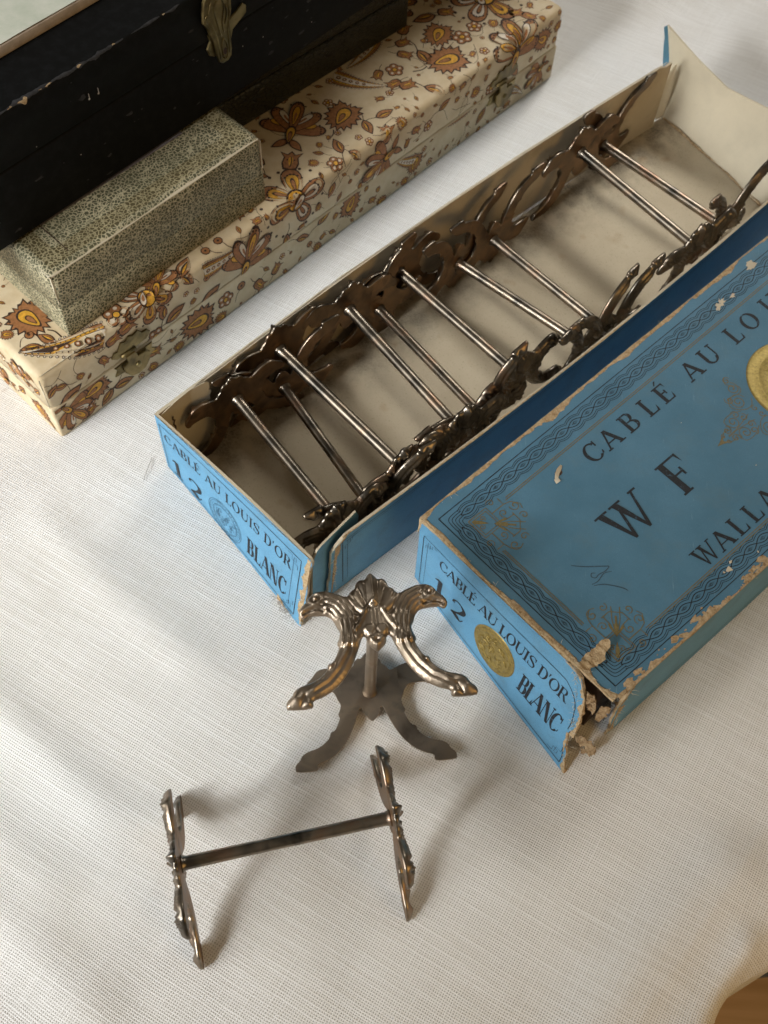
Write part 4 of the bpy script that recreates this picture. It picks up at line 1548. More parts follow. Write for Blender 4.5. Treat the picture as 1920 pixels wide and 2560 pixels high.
crumple("torn_flake", [(-.25, -.4), (.3, -.3), (.4, .4), (.1, .7), (-.3, .5)], np.array([7.42, 11.2, .65]), lw * .6 + lu * .8, -Zv, en * .4 + lw, .18, 13, RAW2, lid, .03)
m = MB()
for (x0_, y0_, x1_, y1_, w_) in ((6.9, 4.42, 7.5, 4.25, .22), (7.45, 4.25, 7.95, 3.6, .26), (7.93, 3.62, 8.14, 2.85, .22), (8.12, 2.9, 8.24, 2.5, .16), (8.2, 2.6, 8.32, 1.75, .14), (8.1, 1.72, 8.3, .8, .14), (8.5, .62, 8.74, .02, .20)):
    torn_edge(m, LE(x0_, y0_), LE(x1_, y1_), LE(6.5, y0_ - .4) - LE(7.5, y0_), lu * .8 + lw * .2, w_, .22, int(x0_ * 40), .015, minw=.03, step=.05)
for (x0_, y0_, x1_, y1_, w_) in ((.5, 4.38, .3, 3.9, .3), (.3, 3.95, .1, 3.0, .34), (.15, 2.95, .3, 1.6, .4), (.3, 1.6, .45, .2, .34)):
    torn_edge(m, lfr(x0_, y0_), lfr(x1_, y1_), lu, -lw * .9 + lu * .2, w_, .2, int(x0_ * 90 + y0_ * 7), .02, minw=.08, step=.05)
tag(m.build("frayed_corner", RAW, lid), kind="stuff")
m = MB()
g = np.random.RandomState(29)


def hairs(mb, pf, n, ln):
    for k in range(n):
        p = pf(g.rand()) + g.randn(3) * .04
        d = g.randn(3) * ln
        mb.tube([p, p + d * .5 + g.randn(3) * ln * .15, p + d], [.007, .006, .003], 4)


hairs(m, lambda s_: LE(7.1 + 1.2 * s_, 4.4 - 2.7 * s_ ** 1.4, .03), 70, .09)
hairs(m, lambda s_: LE(8.2 + .5 * s_, 1.7 * (1 - s_), .03), 40, .08)
hairs(m, lambda s_: LTop(.05 + .05 * s_, 8.7 * s_, .03), 60, .06)
hairs(m, lambda s_: lfr(.35, .2 + 4 * s_, .03), 50, .09)
hairs(m, lambda s_: LTop(12 * s_, 8.72, .02), 40, .05)
hairs(m, lambda s_: LTop(14 * s_, .06, .02), 40, .05)
hairs(m, lambda s_: TE(8.2, 3.8 * s_, .03), 40, .07)
hairs(m, lambda s_: frontf(.2, 3.6 * s_, .03), 40, .07)
tag(m.build("torn_fibre", CREAM2, lid), kind='stuff')
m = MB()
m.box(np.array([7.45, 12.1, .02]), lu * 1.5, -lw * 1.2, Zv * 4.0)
m.build("corner_shade_block", P_DARK, lid)  # dark block put in for the shade inside the burst corner


# ------------------------------------------------------------------ paisley box
pu = np.array([.6525, .758, 0])
pu /= np.linalg.norm(pu)
pw = np.array([pu[1], -pu[0], 0])
PO0 = np.array([-12.90, 22.45, 0])
PH, PL, PW = 4.0, 30.3, 13.0
SEAM = 2.08                                        # lid depth
pbox = thing("paisley_box", "long ivory box printed with russet paisley flowers and fitted with brass clasps", "box", (-5, 33, 0))


def rbox2(name, o, L, Wd, z0, z1, bt, bb, mats, parent):
    """box with rounded top edges (bt), rounded vertical edges and a small bottom bevel (bb)"""
    ob = rounded_box(name, o + Zv * z0, pu * L, -pw * Wd, Zv * (z1 - z0), bt, mats, parent, 3, z0 > 1)
    return ob


base_ = rbox2("base", PO0, PL, PW, 0.02, PH - SEAM - .03, .10, .1, PAPER, pbox)
plid = rbox2("lid", PO0, PL, PW, PH - SEAM + .03, PH, .30, .1, PAPER, pbox)
m = MB()
m.box(PO0 + pu * .12 - pw * .12 + Zv * 1.7, pu * (PL - .24), -pw * (PW - .24), Zv * .5)
m.build("inner_tray", P_DARK, pbox)
RB = .30


def PF(l, t, off=0.0):
    """point of the box skin: t < 0 on the top, t > 0 down the front"""
    q = RB * math.pi / 2
    if t < -q / 2:
        p = (0 + t + q / 2 - RB, PH)
        n = (0, 1)
    elif t > q / 2:
        p = (0, PH - RB - (t - q / 2))
        n = (1, 0)
    else:
        a = (t + q / 2) / q * math.pi / 2
        n = (math.sin(a), math.cos(a))
        p = (-RB + RB * n[0], PH - RB + RB * n[1])
    d = off
    if p[1] < PH - SEAM + .02 and p[1] > PH - SEAM - .04:
        d = off
    return PO0 + pu * l + pw * (p[0] + n[0] * d) + Zv * (p[1] + n[1] * d)


class Motif:
    """layered flat print in the (l, t) plane of the box skin"""

    def __init__(s, mb, f, x, y, sc, ang, flip=1):
        s.mb, s.f, s.x, s.y, s.sc = mb, f, x, y, sc
        s.c, s.s, s.fl = math.cos(ang), math.sin(ang), flip

    def p(s, a, b):
        b *= s.fl
        return s.x + s.sc * (a * s.c - b * s.s), s.y + s.sc * (a * s.s + b * s.c)

    def poly(s, P, col, lev):
        if len(P) > 4:
            P = densify(P, .16) if s.sc > .7 else P
        pts = [s.f(*s.p(a, b), .008 + .0035 * lev) for a, b in P]
        s.mb.poly(pts, col)

    def line(s, P, w, col, lev, sub=4):
        for q in ribbon(P, w, sub):
            s.poly(q, col, lev)

    def shrink(s, P, k):
        P = np.array(P)
        c = P.mean(0)
        return [tuple(c + (q - c) * k) for q in P]

    def layered(s, P, cols, ks, lev=0):
        for i, (c, k) in enumerate(zip(cols, ks)):
            s.poly(s.shrink(P, k), c, lev + i)

    def dots(s, P, r, col, lev, n=5):
        for a, b in P:
            s.poly(circle(a, b, r, n), col, lev)


def drop_shape(x, y, an, L, wd, n=10):
    P = []
    for i in range(2 * n):
        q = 2 * math.pi * i / (2 * n)
        t = .5 - .5 * math.cos(q)
        s = math.sin(q) * (.35 + .65 * t) * wd / 2
        P.append((x + math.cos(an) * t * L - math.sin(an) * s, y + math.sin(an) * t * L + math.cos(an) * s))
    return P


def leaf_shape(x, y, an, L, wd, n=7, teeth=0):
    P = []
    for sd in (1, -1):
        R = range(n + 1) if sd > 0 else range(n - 1, 0, -1)
        for i in R:
            t = i / n
            s = sd * math.sin(math.pi * t ** .85) * wd / 2
            if teeth and i % 2:
                s *= 1.35
            P.append((x + math.cos(an) * t * L - math.sin(an) * s, y + math.sin(an) * t * L + math.cos(an) * s))
    return P


def m_tulip(M):
    P = [(-.5, 0), (-.42, -.28), (-.1, -.36), (.25, -.30), (.55, -.48), (.42, -.16), (.62, 0), (.42, .16), (.55, .48), (.25, .30), (-.1, .36), (-.42, .28)]
    M.layered(P, [0, 1], [1.12, .92])
    M.line([(-.35, 0), (0, .05), (.3, .0)], .05, 0, 3, 2)
    M.poly(drop_shape(-.3, 0, 0, .6, .3), 2, 2)
    M.dots([(.1, .16), (.1, -.16)], .05, 0, 3)
    M.line([(-.5, 0), (-.8, .06), (-1.2, 0)], .05, 0, 0, 3)


def m_leaf(M, stem=True):
    P = leaf_shape(-.5, 0, 0, 1.1, .55)
    M.layered(P, [0, 1], [1.1, .9])
    M.poly(leaf_shape(-.35, .03, .05, .75, .22), 0, 2)
    M.poly(leaf_shape(-.3, .06, .05, .6, .09), 2, 3)
    if stem:
        M.line([(-.5, 0), (-.9, -.12), (-1.3, -.05)], .045, 0, 0, 3)


def m_fl5(M):
    for k in range(5):
        a = 2 * math.pi * k / 5
        c = circle(.33 * math.cos(a), .33 * math.sin(a), .27, 9)
        M.layered(c, [0, 1], [1.12, .86], 0)
        M.poly(circle(.36 * math.cos(a), .36 * math.sin(a), .1, 6), 3, 2)
    M.layered(circle(0, 0, .17, 8), [0, 2], [1.2, .85], 3)


def m_spiky(M):
    N = 17
    P = []
    for i in range(2 * N):
        a = math.pi * 2 * i / (2 * N)
        r = (.62 if i % 2 else .82)
        r *= 1 - .25 * (math.cos(a) > .86)
        P.append((r * math.cos(a) * 1.12, r * math.sin(a) * .9))
    M.layered(P, [0, 1], [1.06, .93])
    M.layered(drop_shape(-.6, 0, 0, 1.0, .72), [0, 2], [1.08, .9], 2)
    M.layered(drop_shape(-.45, 0, 0, .55, .3), [0, 1], [1, .75], 4)
    M.dots([(-.35, .5), (0, .58), (.35, .5), (.6, .2), (.6, -.2), (.35, -.5), (0, -.58), (-.35, -.5)], .05, 0, 3)
    M.line([(-.9, 0), (-1.15, .1), (-1.5, .05)], .05, 0, 0, 3)


def m_fan(M, n=5, spread=150):
    for k in sorted(range(n), key=lambda q: -abs(q - (n - 1) / 2)):
        a = math.radians(-spread / 2 + spread * k / (n - 1))
        L = 1.25 - .25 * abs(k - (n - 1) / 2) / ((n - 1) / 2)
        P = drop_shape(-.2, 0, a, L, .56)
        lv = 4 * (3 - int(abs(k - (n - 1) / 2)))
        M.layered(P, [0, 1], [1.07, .94], lv)
        M.poly(drop_shape(.06 * math.cos(a), .06 * math.sin(a), a, L * .66, .33), 0, lv + 2)
        M.poly(drop_shape(.10 * math.cos(a), .10 * math.sin(a), a, L * .60, .25), 3 if k % 2 else 2, lv + 3)
        M.poly(drop_shape(.18 * math.cos(a), .18 * math.sin(a), a, L * .34, .10), 1, lv + 4)
        for q in np.linspace(-1, 1, 5):
            M.dots([((L - .14) * math.cos(a + q * .2) * (1 - .04 * q * q) - .15, (L - .14) * math.sin(a + q * .2))], .035, 0, lv + 5, 5)
    M.layered(drop_shape(-.7, 0, 0, .7, .36), [0, 2], [1.1, .85], 18)
    M.layered(drop_shape(-.62, 0, 0, .4, .16), [0, 1], [1.1, .8], 20)
    for a in (2.3, -2.3):
        M.layered(leaf_shape(-.5, 0, a, .6, .26), [0, 1], [1.1, .82], 1)


def m_big(M):
    for k, (a, L, wd) in enumerate([(0, 1.15, .8), (1.1, 1.1, .75), (-1.1, 1.1, .75), (2.2, 1.0, .7), (-2.2, 1.0, .7)]):
        P = drop_shape(0, 0, a, L, wd, 12)
        M.layered(P, [0, 1, 0, 3 if k % 2 else 2], [1.06, .95, .66, .60], 4 * (k % 2))
        ca, sa = math.cos(a), math.sin(a)
        for q in np.linspace(-.9, .9, 7):
            x, y = L * .80, q * wd * .40
            M.dots([((x - .25 * q * q) * ca - y * sa, (x - .25 * q * q) * sa + y * ca)], .04, 0, 9, 5)
        M.layered(drop_shape(.25 * ca, .25 * sa, a, L * .42, .16), [0, 1], [1.2, .85], 9)
    M.layered(circle(0, 0, .30, 14), [0, 2], [1.12, .92], 12)
    M.layered(drop_shape(-.26, 0, .5, .52, .3), [0, 3, 1], [1.1, .85, .45], 14)
    for k in range(22):
        a = 2 * math.pi * k / 22
        M.dots([(1.14 * math.cos(a), 1.1 * math.sin(a))], .055, 0, 0, 6)


def m_pais(M, L=2.6, wd=.95, bend=.9):
    n = 16
    C, Wd = [], []
    for i in range(n + 1):
        t = i / n
        C.append((L * (t - .5), bend * (t ** 2.2) * .8))
        Wd.append(wd * math.sqrt(max(0, math.sin(math.pi * min(1, t * .92 + .08) ** .62))) * (1 - .55 * t))

    def off(k, d=0.0):
        A, B = [], []
        for i in range(n + 1):
            a = np.array(C[min(i + 1, n)]) - np.array(C[max(i - 1, 0)])
            a = a / np.linalg.norm(a)
            nn = np.array([-a[1], a[0]])
            w = max(.0, Wd[i] / 2 * k + d * (0 < i < n))
            A.append(tuple(np.array(C[i]) + nn * w))
            B.append(tuple(np.array(C[i]) - nn * w))
        return A + B[::-1][1:-1]
    for lev, (k, col) in enumerate([(1.12, 0), (1.03, 1), (.80, 0), (.75, 2), (.54, 0), (.48, 3)]):
        M.poly(off(k), col, lev)
    A = off(.65)
    for i in range(0, len(A), 1):
        M.dots([A[i]], .03, 0, 7, 4)
    for i in range(2, n - 4, 2):
        M.layered(circle(C[i][0], C[i][1], .12 * (1 - i / n * .5), 7), [0, 1, 3], [1.15, .85, .4], 7)
    O = off(1.22)
    for i in range(len(O)):
        M.dots([O[i]], .055, 0, 0, 6)
        M.dots([O[i]], .032, 3, 1, 5)


def m_berry(M):
    M.layered(circle(0, 0, .3, 9), [0, 1, 0], [1.15, .9, .3], 0)
    M.line([(.3, 0), (.7, .1), (1.2, 0)], .05, 0, 0, 3)


KIND = {'tul': m_tulip, 'leaf': m_leaf, 'fl': m_fl5, 'spk': m_spiky, 'fan': m_fan, 'big': m_big, 'pais': m_pais, 'ber': m_berry}
R_ = math.radians
FLOWERS = [
    # kind, l, t, size, angle, flip
    ('big', 27.9, -2.9, 1.35, R_(90), 1), ('tul', 25.9, -3.5, .62, R_(40), 1), ('leaf', 24.9, -3.85, .9, R_(200), 1), ('tul', 28.2, -1.25, .6, R_(40), 1), ('tul', 28.5, -.65, .55, R_(70), 1),
    ('spk', 24.55, -2.7, .85, R_(-30), 1), ('fl', 25.15, -1.8, .68, 0, 1), ('fl', 26.1, -1.9, .55, .5, 1), ('fan', 26.95, .45, 1.45, R_(-75), 1), ('spk', 23.6, -1.2, 1.05, R_(20), 1),
    ('leaf', 22.95, -2.1, .85, R_(100), 1), ('tul', 23.6, -4.0, .6, R_(-30), 1), ('tul', 22.9, -3.4, .55, R_(20), 1), ('tul', 22.4, -2.8, .55, R_(60), 1), ('fl', 21.35, -2.4, .6, .3, 1),
    ('tul', 20.6, -2.7, .5, R_(150), 1), ('tul', 20.7, -1.8, .55, R_(190), 1), ('tul', 21.05, -1.35, .6, R_(20), 1), ('pais', 21.2, -3.95, .82, R_(150), 1), ('pais', 19.4, -2.9, .85, R_(75), -1),
    ('leaf', 21.75, -.35, .8, R_(60), 1), ('spk', 17.7, -1.95, .95, R_(-20), 1), ('leaf', 19.0, -.8, .7, R_(10), 1), ('leaf', 17.95, -.75, .7, R_(110), 1), ('fan', 15.6, -2.9, 1.25, R_(-35), 1),
    ('tul', 14.15, -1.5, .8, R_(-40), 1), ('fl', 15.45, -.15, .55, 0, 1), ('leaf', 16.2, -.75, .7, R_(-70), 1), ('leaf', 16.5, .05, .6, R_(60), 1),
    ('fan', 18.1, 1.35, 1.1, R_(165), 1), ('tul', 18.35, .15, .7, R_(-60), 1), ('pais', 19.5, 2.5, .62, R_(200), 1), ('spk', 20.3, 2.9, .6, R_(-60), 1), ('pais', 23.0, 2.1, .82, R_(160), 1),
    ('fl', 21.0, 1.25, .42, 0, 1), ('tul', 20.2, 1.0, .45, R_(20), 1), ('big', 12.95, .2, 1.25, R_(-60), 1), ('leaf', 15.0, .95, .6, R_(120), 1), ('spk', 16.1, 2.65, .75, R_(120), 1),
    ('leaf', 14.5, 2.2, .75, R_(-30), 1), ('tul', 17.5, 3.3, .4, R_(20), 1), ('leaf', 24.85, 3.0, .7, R_(130), 1), ('pais', 27.4, 2.9, .55, R_(20), 1), ('fan', 28.9, 2.8, .8, R_(150), 1),
    ('fl', 25.3, 1.7, .5, 0, 1), ('leaf', 22.0, .7, .6, R_(-20), 1), ('spk', 28.9, 1.0, .7, R_(30), 1), ('spk', 29.5, -2.2, .5, R_(-40), 1), ('tul', 26.8, 3.5, .4, 0, 1),
    ('fan', 10.1, 1.45, 1.25, R_(-65), 1), ('pais', 8.9, .75, .8, R_(15), -1), ('ber', 9.1, -.35, .5, R_(60), 1), ('ber', 8.4, -.3, .5, R_(40), 1), ('ber', 8.0, .9, .45, R_(10), 1),
    ('leaf', 7.2, -.25, .8, R_(-30), 1), ('leaf', 7.1, .25, .7, R_(60), 1), ('big', 5.25, -.1, .95, R_(100), 1), ('fan', 6.0, -.35, .8, R_(-40), 1), ('fl', 3.9, -.25, .75, .2, 1),
    ('leaf', 8.0, 2.05, .95, R_(-30), 1), ('fl', 8.75, 2.85, .62, 0, 1), ('ber', 9.65, 2.7, .6, R_(120), 1), ('tul', 10.6, 3.4, .6, R_(60), 1), ('tul', 11.6, 3.2, .5, R_(-50), 1), ('spk', 7.3, 3.0, 1.0, R_(10), 1),
    ('leaf', 6.2, 1.6, .85, R_(-20), 1), ('leaf', 5.7, 1.1, .65, R_(-80), 1), ('fl', 5.15, 2.05, .62, .4, 1), ('tul', 4.0, .5, .65, R_(-15), 1), ('tul', 3.3, .65, .55, R_(-10), 1), ('ber', 5.6, .75, .45, R_(60), 1),
    ('spk', 1.45, -2.45, .95, R_(-100), 1), ('leaf', 1.35, -1.15, .62, R_(-110), 1), ('leaf', .7, -1.2, .62, R_(-150), 1), ('ber', 1.0, -1.75, .5, R_(-60), 1), ('pais', 1.62, -.16, 1.15, R_(192), 1),
    ('spk', 2.0, 2.5, .82, R_(-15), 1), ('leaf', 3.2, 3.3, .75, R_(10), 1), ('leaf', 2.4, 3.45, .7, R_(140), 1), ('leaf', .9, 2.0, .95, R_(-25), 1), ('leaf', .3, 1.1, .55, R_(-40), 1), ('leaf', .7, 1.15, .5, R_(200), 1),
    ('fan', .75, 2.75, .9, R_(60), 1), ('tul', 4.9, 2.85, .55, R_(15), 1), ('tul', 1.5, 3.5, .5, R_(-30), 1), ('tul', 2.7, 1.35, .45, R_(60), 1), ('fl', 1.55, 3.1, .42, .1, 1), ('tul', -.05, -2.9, .5, R_(100), 1),
    ('spk', .35, -4.6, .8, R_(60), 1), ('leaf', -.1, -3.6, .6, R_(40), 1), ('fan', 24.3, -5.6, 1.1, R_(30), 1), ('fl', 22.8, -5.4, .6, 0, 1), ('spk', 28.9, -5.0, .9, R_(60), 1), ('leaf', 26.4, -5.3, .8, R_(20), 1),
    ('big', 3.2, -6.6, 1.1, 0, 1), ('fan', 11.2, -3.2, 1.0, R_(80), 1), ('leaf', 12.6, -1.9, .7, R_(50), 1), ('tul', 13.2, -2.5, .6, R_(-70), 1), ('leaf', 11.6, -1.4, .6, R_(-10), 1), ('tul', 10.6, -.9, .5, R_(70), 1),
    ('leaf', 12.3, 2.0, .6, R_(100), 1), ('ber', 13.6, 3.2, .45, R_(60), 1), ('leaf', 13.2, 2.5, .6, R_(20), 1),
]
mbl, mbb = MB(), MB()


def PFc(l, t, off):
    return PF(min(max(l, .1), PL - .1), t, off)


for kd, l, t, sc, an, fl_ in FLOWERS:
    for mb, lo, hi, cond in ((mbl, -9, SEAM - .05, t < SEAM), (mbb, SEAM + .08, PH - .12, t >= SEAM)):
        if cond:
            f = lambda a_, b_, o_, lo=lo, hi=hi: PFc(a_, min(max(b_, lo), hi), o_)
            KIND[kd](Motif(mb, f, l, t, sc * (1.16 if kd != 'pais' else 1.05), an, fl_))
g = np.random.RandomState(12)
occ = [(l, t, sc * (1.5 if kd in ('fan', 'big', 'pais') else 1.0)) for kd, l, t, sc, an, fl_ in FLOWERS] + [(3.97, 2.1, 1.3), (26.2, 2.1, 1.3)]
for k in range(2600):
    l, t = .3 + g.rand() * (PL - .6), -5.2 + g.rand() * 9.0
    sc = .20 + .26 * g.rand()
    if any(math.hypot(l - a_, t - b_) < (c_q * .72 + sc * .72) for a_, b_, c_q in occ) or abs(t - SEAM) < sc * .7:
        continue
    occ.append((l, t, sc))
    kd = ('tul', 'leaf', 'fl', 'ber', 'leaf', 'spk')[g.randint(6)]
    lo, hi, mb = (-9, SEAM - .05, mbl) if t < SEAM else (SEAM + .08, PH - .12, mbb)
    KIND[kd](Motif(mb, lambda a_, b_, o_, lo=lo, hi=hi: PFc(a_, min(max(b_, lo), hi), o_), l, t, sc, g.rand() * 6.28, 1))
g = np.random.RandomState(5)
for k in range(70):                                # fine stalks between the flowers
    l, t = g.rand() * PL, -3.6 + g.rand() * 7.2
    P = [(l, t)]
    a0 = g.rand() * 6.28
    for s_ in range(4):
        a0 += g.randn() * .5
        P.append((P[-1][0] + .35 * math.cos(a0), P[-1][1] + .35 * math.sin(a0)))
    lo, hi, mb = (-9, SEAM - .05, mbl) if t < SEAM else (SEAM + .08, PH - .12, mbb)
    for q in ribbon(P, .022, 3):
        mb.poly([PFc(a_, min(max(b_, lo), hi), .006) for a_, b_ in q], 0)
tag(mbl.build("paisley_print", PAISLEY, plid), kind='stuff')
tag(mbb.build("paisley_print", PAISLEY, base_), kind='stuff')


def EF(x, y, off=0.0):                             # left end of the box: x runs away from the front corner, y is height
    return PO0 - pw * x + Zv * y - pu * off


me_l, me_b = MB(), MB()
for kd, x, y, sc, an in [('fan', 1.3, 3.0, .7, 1.0), ('leaf', .6, 2.6, .6, 2.2), ('pais', 3.2, 3.0, .6, .3), ('spk', 5.2, 3.0, .6, .2), ('tul', 2.2, 2.5, .5, 1.2), ('fl', 4.2, 2.7, .5, 0), ('leaf', .7, 3.4, .5, .6)]:
    KIND[kd](Motif(me_l, lambda a_, b_, o_: EF(max(.15, a_), min(max(b_, PH - SEAM + .08), 3.8), o_), x, y, sc, an))
for kd, x, y, sc, an in [('spk', 1.0, 1.0, .7, 1.0), ('leaf', 2.1, 1.2, .7, 2.2), ('fan', 3.3, .9, .7, .3), ('tul', 4.6, 1.1, .5, 1.2), ('leaf', .5, .5, .5, .7), ('fl', 5.4, .9, .5, .3)]:
    KIND[kd](Motif(me_b, lambda a_, b_, o_: EF(max(.12, a_), min(max(b_, .12), PH - SEAM - .1), o_), x, y, sc, an))
tag(me_l.build("end_print", PAISLEY, plid), kind='stuff')
tag(me_b.build("end_print", PAISLEY, base_), kind='stuff')
m = MB()                                           # worn paper at the corner and along the top edge
torn_edge(m, PF(.1, 0, .002), PF(3, 0, .002), -pw, -Zv, .05, .05, 201, .012, minw=.015)
torn_edge(m, PO0 + Zv * 2.1, PO0 + Zv * 3.85, pu, -pw, .09, .09, 202, .012)
tag(m.build("worn_edge", CREAM2, plid), kind='stuff')


def clasp(l):
    t = thing("box_clasp", "", None)
    return t


def extr(mb, P, f, z0, z1, mat=0, bev=.03):
    """flat metal plate with a chamfered edge"""
    P = list(P)
    A = sum(P[i][0] * P[(i + 1) % len(P)][1] - P[(i + 1) % len(P)][0] * P[i][1] for i in range(len(P)))
    if A < 0:
        P = P[::-1]
    c = np.array(P).mean(0)
    n = len(P)
    rows = [[f(x, y, z0) for x, y in P], [f(x, y, z1 - bev) for x, y in P]]
    rows.append([f(*(np.array(q) + (c - np.array(q)) / (np.linalg.norm(c - np.array(q)) + 1e-6) * bev), z1) for q in P])
    b = len(mb.v)
    for r in rows:
        mb.v += [tuple(map(float, q)) for q in r]
    for j in range(2):
        for i in range(n):
            mb.f.append((b + j * n + i, b + j * n + (i + 1) % n, b + (j + 1) * n + (i + 1) % n, b + (j + 1) * n + i))
            mb.m.append(mat)
    mb.f.append(tuple(b + 2 * n + i for i in range(n)))
    mb.m.append(mat)


# clasps: hinged upper plate, knuckle, heart shaped tongue with a stud, keeper plate below
for l in (3.95, 26.2):
    f = lambda x, y, o, l=l: PO0 + pu * (l + x) + pw * (.01 + o) + Zv * (PH - y)
    m = MB()
    extr(m, [(-.95, 1.62), (-.80, 1.40), (-.62, 1.45), (-.40, 1.08), (-.2, 1.18), (0, 1.0), (.2, 1.12), (.45, 1.02), (.62, 1.3), (.85, 1.32), (.98, 1.55), (.75, 1.78), (-.75, 1.82)], f, 0, .07)
    up_ = m.build("upper_plate", BRASS, plid)
    m = MB()
    m.tube([f(-.55, 1.80, .09), f(.15, 1.80, .09)], .085, 12)
    m.build("knuckle", BRASS, up_, True)
    m = MB()
    extr(m, [(-1.0, 2.72), (-.85, 2.45), (-.95, 2.25), (-.6, 2.22), (0, 2.2), (.6, 2.22), (.95, 2.2), (.88, 2.5), (1.05, 2.7), (.6, 2.92), (.2, 2.78), (-.3, 2.95), (-.6, 2.78)], f, 0, .06)
    lo_ = m.build("lower_plate", BRASS, base_)
    m = MB()
    extr(m, [(-.42, 1.80), (-.40, 2.15), (-.62, 2.25), (-.60, 2.7), (-.40, 3.05), (-.05, 3.2), (.32, 3.12), (.60, 2.8), (.68, 2.4), (.50, 2.2), (.12, 2.15), (.02, 1.80)], f, .15, .23, 0, .04)
    tg = m.build("clasp_tongue", BRASS, plid)
    m = MB()
    for rr in range(3):
        m.poly([f(.02 + (.13 - rr * .04) * math.cos(q), 2.60 + (.13 - rr * .04) * math.sin(q), .20 + rr * .03) for q in np.linspace(0, 5.9, 12)])
    m.tube([f(.02, 2.60, .20), f(.02, 2.60, .28), f(.02, 2.60, .31)], [.13, .11, .05], 12)
    m.build("stud", BRASS, tg, True)

# ------------------------------------------------------------------ green vermicular box on the paisley box
gu = np.array([.65, .76, 0])
gu /= np.linalg.norm(gu)
gw = np.array([gu[1], -gu[0], 0])
G0 = np.array([-12.10, 24.42, 4.02])
gbox = thing("green_paper_box", "small green crackle paper box standing on the paisley box under the black case", "box", (-9, 29, 4))
GL, GW = 9.95, 6.0
gb = rounded_box("base", G0, gu * GL, -gw * GW, Zv * 1.475, .05, GREEN, gbox, 2)
gl = rounded_box("lid", G0 + Zv * 1.48 + gw * .02 - gu * .02, gu * (GL + .04), -gw * (GW + .04), Zv * 1.8, .30, GREEN, gbox, 4, True)
GT = 4.02 + 3.28
m = MB()
gf = lambda x, y, o=0.0: G0 * np.array([1, 1, 0]) + gu * x - gw * y + Zv * (GT + o)
m.add([gf(x, y, .008) for y in (.28, .95) for x in (.3, 3, 6, GL - .3)], [(3 - 3 + i, i + 1, i + 5, i + 4) for i in range(3)])
m.add([gf(x, y, .008) for x in (.3, .9) for y in (.95, 2.0, 3.0)], [(i, i + 1, i + 4, i + 3) for i in range(2)])
m.add([gf(x, y, .008) for x in (GL - 1.0, GL - .3) for y in (.95, 2.0, 3.0)], [(i, i + 1, i + 4, i + 3) for i in range(2)])
tag(m.build("gold_band_print", GREENB, gl), kind='stuff')
m = MB()
torn_edge(m, gf(.1, .05, -.12), gf(GL - .1, .05, -.12), -gw * .6 + Zv * .6, -Zv, .10, .10, 210, .015, minw=.025)
torn_edge(m, gf(.05, .1, -.15), gf(.05, GW - .2, -.15), gu * .6 + Zv * .6, -Zv, .10, .10, 211, .015, minw=.025)
torn_edge(m, gf(.05, .05, -.1), gf(.05, .05, -1.5), gu, -gw, .12, .10, 212, .012, minw=.03)
torn_edge(m, gf(GL - .03, .02, -.2), gf(GL - .03, .02, -1.6), -gu, -gw, .05, .05, 213, .012, minw=.015)
tag(m.build("worn_edge", CREAM2, gl), kind='stuff')
m = MB()
m.box(gf(1.3, 2.12, .004), gu * 6.6, -gw * .34, Zv * .035)
m.build("hinge_tape", MAUVE, gl)
m = MB()
m.box(gf(1.22, .5, .004), gu * .035, -gw * 1.6, Zv * .012)
m.build("crease", P_DARK, gl)

# ------------------------------------------------------------------ crocodile grain box
C0 = np.array([-6.5, 36.6, 4.02])
cu = np.array([.677, .736, 0])
cw = np.array([cu[1], -cu[0], 0])
cbox = thing("crocodile_box", "dark olive crocodile grain box lying on the paisley box beneath the black case", "box", (-5, 42, 4))
cb = rounded_box("base", C0 - cu * 3, cu * 12.0, -cw * 8, Zv * 1.7, .10, CROC, cbox, 2)
rounded_box("lid", C0 - cu * 3 + Zv * 1.73, cu * 12.0, -cw * 8, Zv * 1.5, .12, CROC, cbox, 2)

# ------------------------------------------------------------------ black leatherette case
ku = np.array([.635, .773, 0])
ku /= np.linalg.norm(ku)
kw = np.array([ku[1], -ku[0], 0])
K0 = np.array([-16.6, 22.15, 7.37])
kbox = thing("black_case", "worn black leatherette case with a brass catch resting on the green box", "case", (-12, 32, 7.4))
KL, KW = 40, 11
kb = rounded_box("base", K0, ku * KL, -kw * KW, Zv * 2.95, .10, LEATHER, kbox, 3)
kl = rounded_box("lid", K0 + Zv * 3.0 + kw * .02, ku * KL, -kw * KW, Zv * 2.0, .16, LEATHER, kbox, 3, True)
KT = 7.37 + 5.0
kf = lambda x, y, o=0.0: K0 * np.array([1, 1, 0]) + ku * x + kw * (.02 + o) + Zv * y          # front face
kt = lambda x, y, o=0.0: K0 * np.array([1, 1, 0]) + ku * x - kw * y + Zv * (KT + o)          # top
KB = .16


def KF(x, s, off=0.0):
    """skin of the case lid across its rounded front edge: s < 0 on the top, s > 0 down the front"""
    q = KB * math.pi / 2
    if s < -q / 2:
        p, n = (s + q / 2 - KB, KT), (0, 1)
    elif s > q / 2:
        p, n = (0, KT - KB - (s - q / 2)), (1, 0)
    else:
        a = (s + q / 2) / q * math.pi / 2
        n = (math.sin(a), math.cos(a))
        p = (-KB + KB * n[0], KT - KB + KB * n[1])
    return K0 * np.array([1, 1, 0]) + ku * x + kw * (.02 + p[0] + n[0] * off) + Zv * (p[1] + n[1] * off)


